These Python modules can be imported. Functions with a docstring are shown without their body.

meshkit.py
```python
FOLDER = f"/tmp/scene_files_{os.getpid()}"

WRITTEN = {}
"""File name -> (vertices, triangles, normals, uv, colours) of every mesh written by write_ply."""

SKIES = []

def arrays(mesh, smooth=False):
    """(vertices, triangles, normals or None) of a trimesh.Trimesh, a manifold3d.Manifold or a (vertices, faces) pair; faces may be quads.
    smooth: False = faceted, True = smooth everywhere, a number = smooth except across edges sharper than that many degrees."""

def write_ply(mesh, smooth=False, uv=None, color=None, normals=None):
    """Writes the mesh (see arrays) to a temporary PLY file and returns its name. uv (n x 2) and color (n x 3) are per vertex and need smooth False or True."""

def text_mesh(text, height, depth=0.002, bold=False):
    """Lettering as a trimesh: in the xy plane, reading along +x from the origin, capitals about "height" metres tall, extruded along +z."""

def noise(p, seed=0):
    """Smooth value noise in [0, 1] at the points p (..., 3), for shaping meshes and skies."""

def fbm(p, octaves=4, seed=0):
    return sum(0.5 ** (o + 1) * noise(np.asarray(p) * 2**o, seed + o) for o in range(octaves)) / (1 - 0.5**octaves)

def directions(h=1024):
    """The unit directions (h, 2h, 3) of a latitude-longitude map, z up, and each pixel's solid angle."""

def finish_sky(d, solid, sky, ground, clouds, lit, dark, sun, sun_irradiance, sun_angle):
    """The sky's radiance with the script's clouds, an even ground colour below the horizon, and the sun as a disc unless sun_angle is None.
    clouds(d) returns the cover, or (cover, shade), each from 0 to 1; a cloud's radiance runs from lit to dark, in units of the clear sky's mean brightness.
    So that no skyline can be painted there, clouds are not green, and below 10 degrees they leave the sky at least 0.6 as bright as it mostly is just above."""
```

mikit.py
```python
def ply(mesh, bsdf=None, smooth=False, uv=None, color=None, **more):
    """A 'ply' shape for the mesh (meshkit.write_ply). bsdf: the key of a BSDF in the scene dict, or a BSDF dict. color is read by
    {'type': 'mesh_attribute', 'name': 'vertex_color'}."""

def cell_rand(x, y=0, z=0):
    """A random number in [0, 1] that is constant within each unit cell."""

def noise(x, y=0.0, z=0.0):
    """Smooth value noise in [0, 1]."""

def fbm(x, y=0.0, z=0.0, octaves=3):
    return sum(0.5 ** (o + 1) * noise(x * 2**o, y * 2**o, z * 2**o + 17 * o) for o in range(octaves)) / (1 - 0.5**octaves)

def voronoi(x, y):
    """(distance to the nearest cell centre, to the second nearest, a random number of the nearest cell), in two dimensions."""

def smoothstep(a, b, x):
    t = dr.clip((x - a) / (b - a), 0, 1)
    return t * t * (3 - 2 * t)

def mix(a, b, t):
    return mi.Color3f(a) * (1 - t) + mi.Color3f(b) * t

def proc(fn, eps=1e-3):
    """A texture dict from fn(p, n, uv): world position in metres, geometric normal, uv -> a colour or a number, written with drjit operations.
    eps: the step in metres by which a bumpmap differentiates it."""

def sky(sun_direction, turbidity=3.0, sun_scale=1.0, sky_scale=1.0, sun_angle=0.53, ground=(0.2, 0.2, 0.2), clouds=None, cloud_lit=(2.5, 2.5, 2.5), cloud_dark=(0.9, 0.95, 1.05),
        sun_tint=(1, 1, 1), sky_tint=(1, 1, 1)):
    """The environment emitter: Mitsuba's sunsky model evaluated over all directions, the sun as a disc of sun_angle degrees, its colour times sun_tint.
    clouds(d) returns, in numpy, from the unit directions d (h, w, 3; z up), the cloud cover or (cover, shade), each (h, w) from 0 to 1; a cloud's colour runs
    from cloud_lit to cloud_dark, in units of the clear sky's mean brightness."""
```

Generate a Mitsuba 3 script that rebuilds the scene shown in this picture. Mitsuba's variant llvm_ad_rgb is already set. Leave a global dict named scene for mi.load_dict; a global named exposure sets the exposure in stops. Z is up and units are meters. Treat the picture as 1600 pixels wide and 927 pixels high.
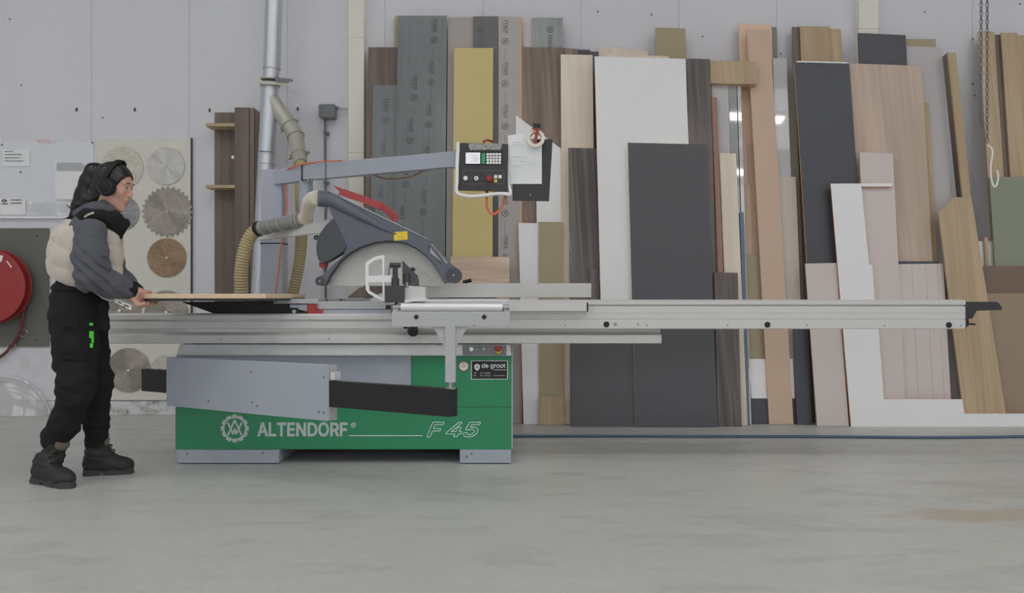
import math, random, numpy as np, trimesh, mitsuba as mi, drjit as dr, mikit, meshkit
from mikit import proc, noise, fbm, voronoi, cell_rand, smoothstep, mix
from shapely.geometry import Polygon, box as sbox, Point, LineString
from shapely.ops import unary_union
from shapely import affinity
T = mi.ScalarTransform4f
random.seed(7); np.random.seed(7)
# ------------------------------------------------------------------ camera, exposure, lights
F, H, CX, CY = 1540.0, 0.92, 800.0, 463.5          # focal length in pixels, eye height
exposure = -1.55
scene = {'camera': {'type': 'perspective', 'fov': math.degrees(2*math.atan(800/F)), 'fov_axis': 'x', 'near_clip': 0.05, 'far_clip': 100.0,
                    'to_world': T().look_at(origin=[0, 0, H], target=[0, 1, H], up=[0, 0, 1])}}
labels = {}
LAMP, ROOF, WIN = 24.0, 3.0, 4.2            # radiance of the tubes, the roof lights and the windows behind the viewer
CEIL = 6.2
ROOFLIGHTS = [(-6.2, -5.2), (-6.2, -1.0), (-6.2, 3.2), (-0.6, -5.2), (-0.6, -1.0), (-0.6, 3.2), (5.2, -5.2), (5.2, -1.0), (5.2, 3.2)]
LAMPS = [(x, y) for y in (-3.0, -0.6, 2.1) for x in (-6.8, -3.4, 0.2, 3.7, 7.0)]
# ------------------------------------------------------------------ keys, labels
def lin(c):
    c = c/255.0
    return c/12.92 if c <= .04045 else ((c+.055)/1.055)**2.4
def col(r, g, b, m=1.75):
    return [min(.88, lin(v)*m) for v in (r, g, b)]
def numbered(k):
    if k not in USED: USED.add(k); return k
    i = 1
    while f'{k}_{i:03d}' in USED: i += 1
    USED.add(f'{k}_{i:03d}'); return f'{k}_{i:03d}'
USED = set()
def note(key, label=None, cat=None, group=None, kind=None):
    d = labels.setdefault(key, {})
    for n, v in (('label', label), ('category', cat), ('group', group), ('kind', kind)):
        if v: d[n] = v
def thing(name, label, cat, group=None, kind=None):
    k = numbered(name); note(k, label, cat, group, kind); return k
def obj(name, mesh, m, parent=None, smooth=30, label=None, kind=None, **kw):
    k = numbered((parent + '__' if parent else '') + name)
    if isinstance(mesh, dict): scene[k] = mesh
    else: scene[k] = mikit.ply(mesh, m, smooth=smooth, **kw)
    if label or kind: note(k, label, None, None, kind)
    return k
def solo(name, mesh, m, label, cat, group=None, kind=None, smooth=30, **kw):
    k = obj(name, mesh, m, None, smooth, **kw); note(k, label, cat, group, kind); return k
# ------------------------------------------------------------------ materials
def rgb(c): return c if isinstance(c, dict) else {'type': 'rgb', 'value': [float(v) for v in c]}
def mat(name, c, rough=.5, metal=0., spec=.5, bump=None, bs=.001, **kw):
    b = {'type': 'principled', 'base_color': rgb(c), 'roughness': rough, 'metallic': metal, 'specular': spec, **kw}
    if bump is not None: b = {'type': 'bumpmap', 'tex': bump, 'scale': bs, 'bsdf': b}
    scene['material_' + name] = {'type': 'twosided', 'bsdf': b}
    return 'material_' + name
def matte(name, c):
    scene['material_' + name] = {'type': 'twosided', 'bsdf': {'type': 'diffuse', 'reflectance': rgb(c)}}
    return 'material_' + name
M = {}
for n, c, r in [('white_board', (194,193,191), .35), ('cool_white', (190,192,192), .3), ('charcoal', (66,66,69), .42), ('slate', (57,58,63), .4), ('yellow', (167,152,102), .5),
                ('beige', (137,131,127), .45), ('grey_beige', (168,160,156), .5), ('lavender', (154,150,151), .5), ('tan', (135,125,101), .6), ('olive', (138,128,106), .6),
                ('sage', (112,117,102), .5), ('brown', (99,83,71), .55), ('tan_brown', (126,110,93), .6), ('salmon', (164,142,124), .55), ('peach', (184,158,139), .55), ('red_brown', (124,97,85), .6),
                ('dark_green', (105,107,97), .5), ('film_dark', (72,71,71), .3), ('film_beige', (140,134,130), .35), ('teal', (80,94,108), .4), ('core', (176,136,104), .7), ('cream_core', (196,178,158), .7),
                ('orange_core', (166,112,80), .7), ('print', (38,38,40), .5), ('soft_print', (60,64,64), .5), ('insul', (146,136,106), .8),
                ('green', (38,114,78), .28), ('panel_grey', (136,141,150), .4), ('light_grey', (143,144,145), .4), ('silver_paint', (168,169,169), .35), ('guard', (76,80,89), .42), ('guard_flap', (58,61,66), .5),
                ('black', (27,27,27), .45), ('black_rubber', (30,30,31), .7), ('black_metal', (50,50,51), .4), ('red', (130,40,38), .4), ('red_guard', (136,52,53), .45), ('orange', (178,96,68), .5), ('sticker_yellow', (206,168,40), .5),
                ('hose_yellow', (150,138,108), .55), ('white_plastic', (192,192,190), .35), ('grey_plastic', (120,121,122), .45), ('box_grey', (92,94,96), .5), ('dark_plastic', (42,42,44), .4),
                ('keypad', (190,190,186), .5), ('key_green', (50,140,92), .5), ('key_orange', (226,150,52), .5), ('paper', (186,193,200), .8), ('white_paper', (196,197,200), .8), ('tape', (182,178,164), .6),
                ('lettering', (160,164,166), .4), ('line_white', (196,200,196), .4), ('cream_panel', (173,171,162), .5), ('column', (182,180,171), .5), ('wood_edge', (174,156,132), .6),
                ('hose_red', (88,46,44), .55), ('reel_red', (128,40,39), .35), ('back_grey', (84,85,80), .6), ('plinth', (166,166,166), .7), ('blue_cable', (62,82,98), .5), ('red_ink', (176,110,100), .8), ('notice', (176,178,183), .25),
                ('vest', (158,151,142), .85), ('hoodie', (70,71,76), .9), ('lining', (19,19,21), .9), ('trouser', (19,19,20), .9), ('boot', (36,35,35), .6), ('sole', (54,54,54), .7), ('cuff', (18,18,19), .9),
                ('stone', (160,154,143), .5), ('faint_print', (164,170,178), .8), ('neon', (70,215,60), .6), ('skin', (160,124,109), .5), ('lip', (150,96,90), .45), ('eye_white', (150,143,138), .3), ('iris', (48,36,30), .2), ('brow', (46,36,31), .8), ('lace', (36,35,34), .8), ('tongue', (88,80,70), .8), ('muff', (20,20,22), .75)]:
    M[n] = mat(n, col(*c), r)
M['duct'] = mat('duct', col(172,176,180, 1.6), .38, .75)
M['duct_worn'] = mat('duct_worn', col(160,158,148, 1.6), .5, .45)
M['alu'] = mat('alu', col(167,166,164, 1.7), .38, .12)
M['alu_bright'] = mat('alu_bright', col(180,181,180, 1.7), .3, .3)
M['chrome'] = mat('chrome', [.75, .76, .77], .18, .95)
M['steel'] = mat('steel', [.45, .44, .42], .38, .8)
def wood(name, a, b, fx=70., fz=1.6, rough=.5, m=1.75, ring=.0):
    a, b = col(*a, m=m), col(*b, m=m)
    def fn(p, n, uv):
        x = p.x + .37*p.y
        w = noise(x*9, p.z*.9, 3.)*.02
        g = fbm((x + w)*fx, p.z*fz, p.y*4., 3)
        s = noise((x + w*2)*fx*.22, p.z*.5, p.y*9.)
        v = dr.clip(.55*g + .45*s, 0, 1)
        return mix(a, b, smoothstep(.25, .8, v))
    M[name] = mat(name, proc(fn), rough)
wood('walnut', (88,75,68), (118,102,92))
wood('dark_oak', (60,55,54), (102,94,91), 60)
wood('oak', (140,122,96), (158,140,114))
wood('pale_oak', (150,133,120), (166,148,134), 40)
wood('cream_wood', (174,163,149), (192,181,167), 35)
wood('tan_oak', (136,119,95), (156,137,110), 80)
wood('umber', (80,69,63), (100,88,81), 60)
def grain_flat(a, b):       # grain lying along x
    a, b = col(*a), col(*b)
    def fn(p, n, uv):
        g = fbm(p.x*2.2, p.z*70, p.y*70, 3)
        return mix(a, b, smoothstep(.3, .75, g))
    return fn
M['flat_oak'] = mat('flat_oak', proc(grain_flat((166,146,128), (184,164,146))), .55)
def film(p, n, uv):         # protective film: faint scuffs and wrinkles
    s = fbm(p.x*6, p.z*2.2, p.y*5, 3); t = noise(p.x*160, p.z*3, 5.)
    return mix(col(84,89,90), col(102,106,106), dr.clip(.7*s + .3*t, 0, 1))
M['film'] = mat('film', proc(film), .2, 0, .55, proc(lambda p, n, uv: fbm(p.x*3 + 2*p.y, p.z*5, 4., 3) + .12*noise(p.x*40, p.z*6, 2.), .004), .004)
M['gloss_white'] = mat('gloss_white', col(158,158,159), .035, 0, 1.0)
M['gloss_grey'] = mat('gloss_grey', col(128,130,128), .035, 0, 1.0)
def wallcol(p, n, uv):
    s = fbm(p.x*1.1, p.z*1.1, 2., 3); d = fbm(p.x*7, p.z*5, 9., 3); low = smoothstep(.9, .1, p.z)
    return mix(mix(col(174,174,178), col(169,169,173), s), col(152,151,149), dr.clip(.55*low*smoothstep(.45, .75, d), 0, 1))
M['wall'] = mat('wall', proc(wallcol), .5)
def floorcol(p, n, uv):
    s = fbm(p.x*.55, p.y*.8, 1., 4); d = fbm(p.x*4, p.y*9, 4., 4); sp = noise(p.x*45, p.y*45, 2.)
    c = mix(col(138,139,136), col(147,147,143), s)
    c = mix(c, col(131,131,127), .5*smoothstep(.5, .8, d))
    sx, sy = (p.x - 2.05)/.62, (p.y - 4.15)/.17
    ragged = fbm(p.x*6, p.y*16, 7., 4)
    stain = smoothstep(1.0, .35, dr.sqrt(sx*sx + sy*sy) + .9*(ragged - .45))
    c = mix(c, col(136,125,111), .75*stain)
    return c*(1 - .05*sp)
matte_c = lambda p, n, uv: mi.Color3f(col(120,121,122)) + .02*noise(p.x, p.y)
M['speckled'] = mat('speckled', proc(lambda p, n, uv: mix(col(96,98,96), col(150,150,144), smoothstep(.45, .65, noise(p.x*420, p.z*420, 3.)))), .5)
M['ceiling'] = mat('ceiling', proc(matte_c), .8)
M['floor'] = mat('floor', proc(floorcol), proc(lambda p, n, uv: .33 + .2*fbm(p.x*1.3, p.y*1.9, 3., 3)), 0, .5)
def plinthcol(p, n, uv):
    d = fbm(p.x*14, p.z*30, 1., 4); v = noise(p.x*55, p.z*70, 8.)
    return mix(mix(col(170,170,170), col(150,149,147), smoothstep(.4, .7, d)), col(96,94,92), .8*smoothstep(.73, .8, v*.6 + d*.4))
M['plinth'] = mat('plinth', proc(plinthcol), .7)
def bladecol(a, b, seed):
    def fn(p, n, uv):
        s = fbm(p.x*60 + seed, p.z*60, seed*1., 2)
        return mix(col(*a), col(*b), smoothstep(.3, .7, s))
    return fn
for n, a, b, met, ro in [('blade_steel', (158,156,152), (164,162,158), .85, .36), ('blade_dark', (122,116,108), (134,128,119), .75, .4), ('blade_bronze', (120,101,82), (130,110,90), .45, .45), ('blade_dusty', (160,156,144), (172,168,156), .25, .5), ('blade_grey', (116,117,118), (130,130,131), .5, .4)]:
    c_ = proc(bladecol(a, b, len(M)))
    scene['material_'+n] = {'type': 'twosided', 'bsdf': {'type': 'blendbsdf', 'weight': met, 'a': {'type': 'diffuse', 'reflectance': c_}, 'b': {'type': 'roughconductor', 'distribution': 'ggx', 'alpha_u': .42, 'alpha_v': .07, 'specular_reflectance': c_}}}
    M[n] = 'material_'+n
scene['material_shield'] = {'type': 'blendbsdf', 'weight': .72, 'a': {'type': 'thindielectric'}, 'b': {'type': 'twosided', 'bsdf': {'type': 'diffuse', 'reflectance': rgb(col(172,171,167))}}}
M['shield'] = 'material_shield'
scene['material_clear_film'] = {'type': 'blendbsdf', 'weight': .3, 'a': {'type': 'thindielectric'}, 'b': {'type': 'twosided', 'bsdf': {'type': 'roughplastic', 'alpha': .12, 'diffuse_reflectance': rgb(col(186,186,186))}}}
M['clear_film'] = 'material_clear_film'
M['sleeve'] = mat('sleeve', col(112,113,110), .3)
# ------------------------------------------------------------------ mesh helpers (x right, y into the picture, z up)
def P(px, py, d): return np.array([(px - CX)/F*d, d, H - (py - CY)/F*d])
def X(px, d): return (px - CX)/F*d
def Z(py, d): return H - (py - CY)/F*d
def cat(*ms): return trimesh.util.concatenate([m for m in ms])
def hull(pts): return trimesh.convex.convex_hull(np.asarray(pts, float))
def bx(x0, x1, y0, y1, z0, z1, c=.0015):
    x0, x1, y0, y1, z0, z1 = min(x0,x1), max(x0,x1), min(y0,y1), max(y0,y1), min(z0,z1), max(z0,z1)
    c = min(c, .3*(x1-x0), .3*(y1-y0), .3*(z1-z0))
    pts = []
    for sx, xx in ((1, x0), (-1, x1)):
        for sy, yy in ((1, y0), (-1, y1)):
            for sz, zz in ((1, z0), (-1, z1)):
                pts += [(xx, yy+sy*c, zz+sz*c), (xx+sx*c, yy, zz+sz*c), (xx+sx*c, yy+sy*c, zz)]
    return hull(pts)
def pbx(px0, px1, py0, py1, d, depth, c=.0015): return bx(X(px0,d), X(px1,d), d, d+depth, Z(py0,d), Z(py1,d), c)
def prism(poly, y0, y1):
    """a shapely polygon (or list of points) in the xz plane, extruded from y0 to y1"""
    if not hasattr(poly, 'exterior') and not hasattr(poly, 'geoms'): poly = Polygon(poly)
    out = []
    for g in getattr(poly, 'geoms', [poly]):
        if g.is_empty or g.area < 1e-9: continue
        m = trimesh.creation.extrude_polygon(g, y1 - y0, engine='earcut'); v = m.vertices
        m.vertices = np.stack([v[:, 0], y1 - v[:, 2], v[:, 1]], 1)
        out.append(m)
    return cat(*out)
def pprism(pts, d, depth, buf=0):
    q = Polygon([(X(a, d), Z(b, d)) for a, b in pts])
    if buf: q = q.buffer(-buf).buffer(buf, quad_segs=4)
    return prism(q, d, d + depth)
def cyl(a, b, r, r2=None, n=24, caps=True):
    a, b = np.asarray(a, float), np.asarray(b, float); r2 = r if r2 is None else r2
    return tube([a, b], [r, r2], n, caps)
def tube(path, r, n=14, caps=True):
    p = np.asarray(path, float); k = len(p); r = np.full(k, r) if np.isscalar(r) else np.asarray(r, float)
    t = np.gradient(p, axis=0); t /= np.maximum(np.linalg.norm(t, axis=1, keepdims=True), 1e-12)
    u = np.cross(t[0], [0, 0, 1] if abs(t[0][2]) < .9 else [1, 0, 0]); u /= np.linalg.norm(u)
    V = []; a = np.arange(n)*2*np.pi/n
    for i in range(k):
        u = u - t[i]*np.dot(u, t[i]); u /= np.linalg.norm(u); w = np.cross(t[i], u)
        V.append(p[i] + r[i]*(np.cos(a)[:, None]*u + np.sin(a)[:, None]*w))
    V = np.vstack(V); Fc = []
    for i in range(k-1):
        for j in range(n):
            q0, q1, q2, q3 = i*n+j, i*n+(j+1) % n, (i+1)*n+(j+1) % n, (i+1)*n+j
            Fc += [(q0, q1, q2), (q0, q2, q3)]
    if caps:
        V = np.vstack([V, p[0], p[-1]]); c0, c1 = len(V)-2, len(V)-1
        for j in range(n):
            Fc += [(c0, (j+1) % n, j), (c1, (k-1)*n+j, (k-1)*n+(j+1) % n)]
    return trimesh.Trimesh(V, np.array(Fc), process=False)
def spline(pts, n=40):
    from scipy.interpolate import CubicSpline
    p = np.asarray(pts, float); t = np.r_[0, np.cumsum(np.linalg.norm(np.diff(p, axis=0), axis=1))]
    return CubicSpline(t, p)(np.linspace(0, t[-1], n))
def lathe(prof, center, axis, n=40):
    """prof: (radius, height) pairs turned about axis through center"""
    prof = np.asarray(prof, float); ax = np.asarray(axis, float); ax /= np.linalg.norm(ax)
    u = np.cross(ax, [0, 0, 1] if abs(ax[2]) < .9 else [1, 0, 0]); u /= np.linalg.norm(u); w = np.cross(ax, u)
    a = np.arange(n)*2*np.pi/n; k = len(prof)
    ring = np.cos(a)[:, None]*u + np.sin(a)[:, None]*w
    V = np.vstack([np.asarray(center) + r*ring + h*ax for r, h in prof]); Fc = []
    for i in range(k-1):
        for j in range(n):
            q0, q1, q2, q3 = i*n+j, i*n+(j+1) % n, (i+1)*n+(j+1) % n, (i+1)*n+j
            Fc += [(q0, q1, q2), (q0, q2, q3)]
    m = trimesh.Trimesh(V, np.array(Fc), process=False)
    return m
def extrude_x(profile, x0, x1):
    """profile of (y, z) points extruded along x"""
    g = Polygon(profile)
    if not g.is_valid: g = g.buffer(0)
    m = trimesh.creation.extrude_polygon(g, x1 - x0, engine='earcut'); v = m.vertices
    m.vertices = np.stack([x0 + v[:, 2], v[:, 0], v[:, 1]], 1)
    return m
def text_poly(s, height, bold=False):
    m = meshkit.text_mesh(s, height, .002, bold); tri = m.triangles[m.face_normals[:, 2] > .9][:, :, :2]
    return unary_union([Polygon(t).buffer(1e-6) for t in tri]).buffer(-1e-6)
def fit(poly, x0, x1, z0, z1):
    a, b, c, d = poly.bounds
    poly = affinity.translate(poly, -a, -b)
    return affinity.translate(affinity.scale(poly, (x1-x0)/(c-a), (z1-z0)/(d-b), origin=(0, 0)), x0, z0)
# ------------------------------------------------------------------ the hall
WALL = 7.66
def struct(k, mesh, m, label, smooth=30):
    USED.add(k); scene[k] = mikit.ply(mesh, m, smooth=smooth); note(k, label, None, None, 'structure')
RX0, RX1, RY0 = -9.5, 9.5, -9.0
struct('floor', bx(RX0, RX1, RY0, WALL+.1, -.1, 0, 0), M['floor'], 'grey polished concrete floor of the workshop')
struct('ceiling', bx(RX0, RX1, RY0, WALL+.1, CEIL, CEIL+.1, 0), M['ceiling'], 'grey ceiling above the workshop')
struct('wall_left', bx(RX0-.1, RX0, RY0, WALL, 0, CEIL, 0), M['wall'], 'white wall on the left side')
struct('wall_right', bx(RX1, RX1+.1, RY0, WALL, 0, CEIL, 0), M['wall'], 'white wall on the right side')
struct('wall_front', bx(RX0, RX1, RY0-.1, RY0, 0, CEIL, 0), M['wall'], 'white wall behind the viewer')
USED.add('wall_back'); note('wall_back', 'white wall of upright metal panels behind the machine and boards', None, None, 'structure')
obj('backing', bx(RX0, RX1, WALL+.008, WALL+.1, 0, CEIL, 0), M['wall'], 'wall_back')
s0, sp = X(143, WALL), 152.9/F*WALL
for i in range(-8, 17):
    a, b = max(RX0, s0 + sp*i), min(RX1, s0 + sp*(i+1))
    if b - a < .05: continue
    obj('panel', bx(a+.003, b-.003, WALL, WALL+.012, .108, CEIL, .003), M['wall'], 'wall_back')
for px, py in [(33,133),(160,184),(1018,23),(934,18),(1098,57),(1445,19),(1520,61),(1520,131),(1523,149),(15,30),(1594,6),(1220,84)]:
    c = P(px, py, WALL-.004)
    obj('bolt', cyl(c, c+[0,.006,0], .0075, n=10), M['box_grey'], 'wall_back')
for px, py in [(119,171),(210,171),(327,172),(465,170)]:
    obj('clip', pbx(px-1.3, px+1.3, py-2.5, py+2.5, WALL-.012, .012), M['hose_red'], 'wall_back')
struct('baseboard_back', bx(RX0, RX1, WALL-.012, WALL, 0, .106, .003), M['plinth'], 'scuffed concrete plinth along the foot of the wall')
for n, (a, b, lab) in enumerate([(544, 569, 'cream steel column left of the leaning boards'), (1342, 1373, 'cream steel column behind the boards with level joints')]):
    k = f'pillar_{n+1}'; USED.add(k); note(k, lab, None, None, 'structure')
    zs = [0, .8, 1.55, 2.2, 2.84, 2.97, CEIL] if n else [0, 1.15, 2.02, 2.9, CEIL]
    for z0, z1 in zip(zs[:-1], zs[1:]):
        obj('segment', bx(X(a, 7.56), X(b, 7.56), 7.56, WALL, z0+.004, z1-.004, .004), M['column'], k)
    obj('core', bx(X(a, 7.56)+.006, X(b, 7.56)-.006, 7.566, WALL, 0, CEIL, 0), M['column'], k)
for x, y in ROOFLIGHTS:
    t = thing('rooflight', 'wide frosted roof light in the ceiling above the workshop', 'roof light', 'roof lights in the ceiling', 'structure')
    obj('frame', cat(bx(x-1.3, x+1.3, y-1.3, y-1.2, CEIL-.06, CEIL), bx(x-1.3, x+1.3, y+1.2, y+1.3, CEIL-.06, CEIL), bx(x-1.3, x-1.2, y-1.2, y+1.2, CEIL-.06, CEIL), bx(x+1.2, x+1.3, y-1.2, y+1.2, CEIL-.06, CEIL)), M['light_grey'], t)
    q = {'type': 'rectangle', 'to_world': T().translate([x, y, CEIL-.03]).rotate([1, 0, 0], 180).scale([1.2, 1.2, 1]), 'bsdf': {'type': 'ref', 'id': M['white_plastic']},
         'emitter': {'type': 'area', 'radiance': {'type': 'rgb', 'value': [ROOF*.98, ROOF, ROOF*1.04]}}}
    obj('diffuser', q, None, t)
for i, x in enumerate((-6.6, -2.2, 2.2, 6.6)):
    k = f'window_{i+1}'; USED.add(k); note(k, 'wide frosted window in the wall behind the viewer', None, None, 'structure')
    for a, b, c, d in ((-1.75,1.75,1.0,1.08), (-1.75,1.75,4.12,4.2), (-1.75,-1.67,1.08,4.12), (1.67,1.75,1.08,4.12), (-.04,.04,1.08,4.12)): obj('frame', bx(x+a, x+b, RY0+.0, RY0+.07, c, d), M['light_grey'], k)
    for sx in (-1, 1):
        obj('pane', {'type': 'rectangle', 'to_world': T().translate([x+sx*.855, RY0+.03, 2.6]).rotate([1,0,0], -90).scale([.81, 1.52, 1]), 'bsdf': {'type': 'ref', 'id': M['white_plastic']},
            'emitter': {'type': 'area', 'radiance': {'type': 'rgb', 'value': [WIN*.97, WIN, WIN*1.05]}}}, None, k)
NTH = ('leftmost', 'second from the left', 'middle', 'second from the right', 'rightmost')
ROWS = {-3.0: 'in the row behind the viewer', -.6: 'in the row above the viewer', 2.1: 'in the row nearest the machine'}
for i_, (x, y) in enumerate(LAMPS):
    t = thing('ceiling_lamp', f'long fluorescent ceiling lamp, {NTH[i_ % 5]} {ROWS[y]}', 'lamp', 'fluorescent lamps on the ceiling')
    obj('housing', bx(x-.78, x+.78, y-.17, y+.17, CEIL-.20, CEIL-.12), M['light_grey'], t)
    for q in (-.6, .6): obj('rod', cyl([x+q, y, CEIL-.14], [x+q, y, CEIL], .008, n=8), M['box_grey'], t)
    q = {'type': 'rectangle', 'to_world': T().translate([x, y, CEIL-.203]).rotate([1, 0, 0], 180).scale([.75, .14, 1]), 'bsdf': {'type': 'ref', 'id': M['white_plastic']},
         'emitter': {'type': 'area', 'radiance': {'type': 'rgb', 'value': [LAMP*2, LAMP*1.96, LAMP*1.85]}}}
    obj('tube', q, None, t)
# ------------------------------------------------------------------ boards leaning on the wall
K = .13                                # lean: metres back per metre of height
def on_plane(px, py, yb, k=K):
    dx, dz = (px-CX)/F, -(py-CY)/F
    t = (yb + k*H)/(1 - k*dz)
    return np.array([dx*t, t, H + dz*t])
def slab(pts, th, k=K, c=.001):
    """front polygon pts (3-D, on a leaning plane), thickened backwards"""
    e2 = np.array([0, k, 1.])/math.hypot(1, k); e1 = np.array([1., 0, 0]); nrm = np.array([0, 1., -k])/math.hypot(1, k)
    o = pts[0]; q = Polygon([((p-o)@e1, (p-o)@e2) for p in pts])
    if q.exterior.is_ccw is False: q = Polygon(list(q.exterior.coords)[::-1])
    m = trimesh.creation.extrude_polygon(q, th, engine='earcut'); v = m.vertices
    m.vertices = o + v[:, :1]*e1 + v[:, 1:2]*e2 + (th - v[:, 2:])*nrm
    return m
def rect(tl, tr, yb, bl=None, k=K, z0=0.0):
    """corners of a board from its two top corners in the photograph down to height z0; bl: a point on its left edge lower down"""
    a, b = on_plane(*tl, yb, k), on_plane(*tr, yb, k)
    dn = on_plane(*bl, yb, k) - a if bl is not None else np.array([0, -k, -1.])
    dn = dn/abs(dn[2])
    return [a, b, b + dn*(b[2]-z0), a + dn*(a[2]-z0)]
BG = 'boards leaning against the wall'
def board(name, m, label, tl, tr, yb, bl=None, th=.018, k=K, z0=.002, core=None, cat_='board'):
    pts = rect(tl, tr, yb, bl, k, z0)
    if core is None: return solo(name, slab(pts, th, k), m, label, cat_, smooth=False)
    t = thing(name, label, cat_)
    nrm = np.array([0, 1., -k])/math.hypot(1, k)
    obj('face', slab(pts, .0015, k), m, t, False)
    obj('core', slab([p + nrm*.0015 for p in pts], th-.0015, k), core, t, False, label='raw board edge')
    return t
def emblem(c, e1, e2, nrm, r, parent, m='print'):
    ring = Point(0, 0).buffer(r, 24).difference(Point(0, 0).buffer(r*.84, 24))
    s = unary_union([LineString([(-.45*r, .15*r), (.45*r, .35*r)]).buffer(.07*r), LineString([(-.45*r, -.35*r), (.45*r, -.15*r)]).buffer(.07*r), LineString([(.3*r, .55*r), (-.3*r, -.55*r)]).buffer(.06*r)])
    return unary_union([ring, s])
def film_print(parent, yb, cols, m, h=.03, k=K, step=.334, flip=False):
    """columns of the word with its ring emblem, reading downwards; cols: list of (px top, py first, py last, x drift per m)"""
    w = text_poly('FENIX', h, False); a, b, c, d = w.bounds
    w = affinity.translate(w, -(a+c)/2, -(b+d)/2); L = .1; w = affinity.scale(w, L/(c-a), h/(d-b), origin=(0, 0))
    w = affinity.rotate(w, -90, origin=(0, 0))
    em = emblem(None, None, None, None, .026, None)
    line = sbox(-.001, -.045, .001, .045); small = unary_union([sbox(-.0018, -.04+.006*i, .0018, -.0365+.006*i) for i in range(14)])
    e2 = np.array([0, k, 1.])/math.hypot(1, k); nrm = np.array([0, 1., -k])/math.hypot(1, k)
    for px, p0, p1, drift in cols:
        a, z = on_plane(px, p0, yb, k), on_plane(px, p1, yb, k)
        n = int(round((a[2]-z[2])/step)) + 1
        for i in range(n):
            o = a - e2*step*i*1.0 - np.array([drift*step*i, 0, 0])
            shp = unary_union([w, affinity.translate(em, 0, .095)]) if flip else unary_union([w, affinity.translate(small, -.026, 0), affinity.translate(em, -.006, -.115), affinity.translate(line, -.006, -.222)])
            out = []
            for g in getattr(shp, 'geoms', [shp]):
                g = g.simplify(.0006); mm = trimesh.creation.extrude_polygon(g, .0008, engine='earcut'); v = mm.vertices
                mm.vertices = o - nrm*.0010 + v[:, :1]*np.array([1., 0, 0]) + v[:, 1:2]*e2 + (.0008 - v[:, 2:])*nrm
                out.append(mm)
            obj('printed_mark', cat(*out), m, parent, False)
def filmed(name, m, label, tl, tr, yb, cols, pm, bl=None, **kw):
    pts = rect(tl, tr, yb, bl, K, .002); t = thing(name, label, 'board'); obj('sheet', slab(pts, .016), m, t, False)
    film_print(t, yb, cols, pm, **kw); return t
B = board
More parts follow.
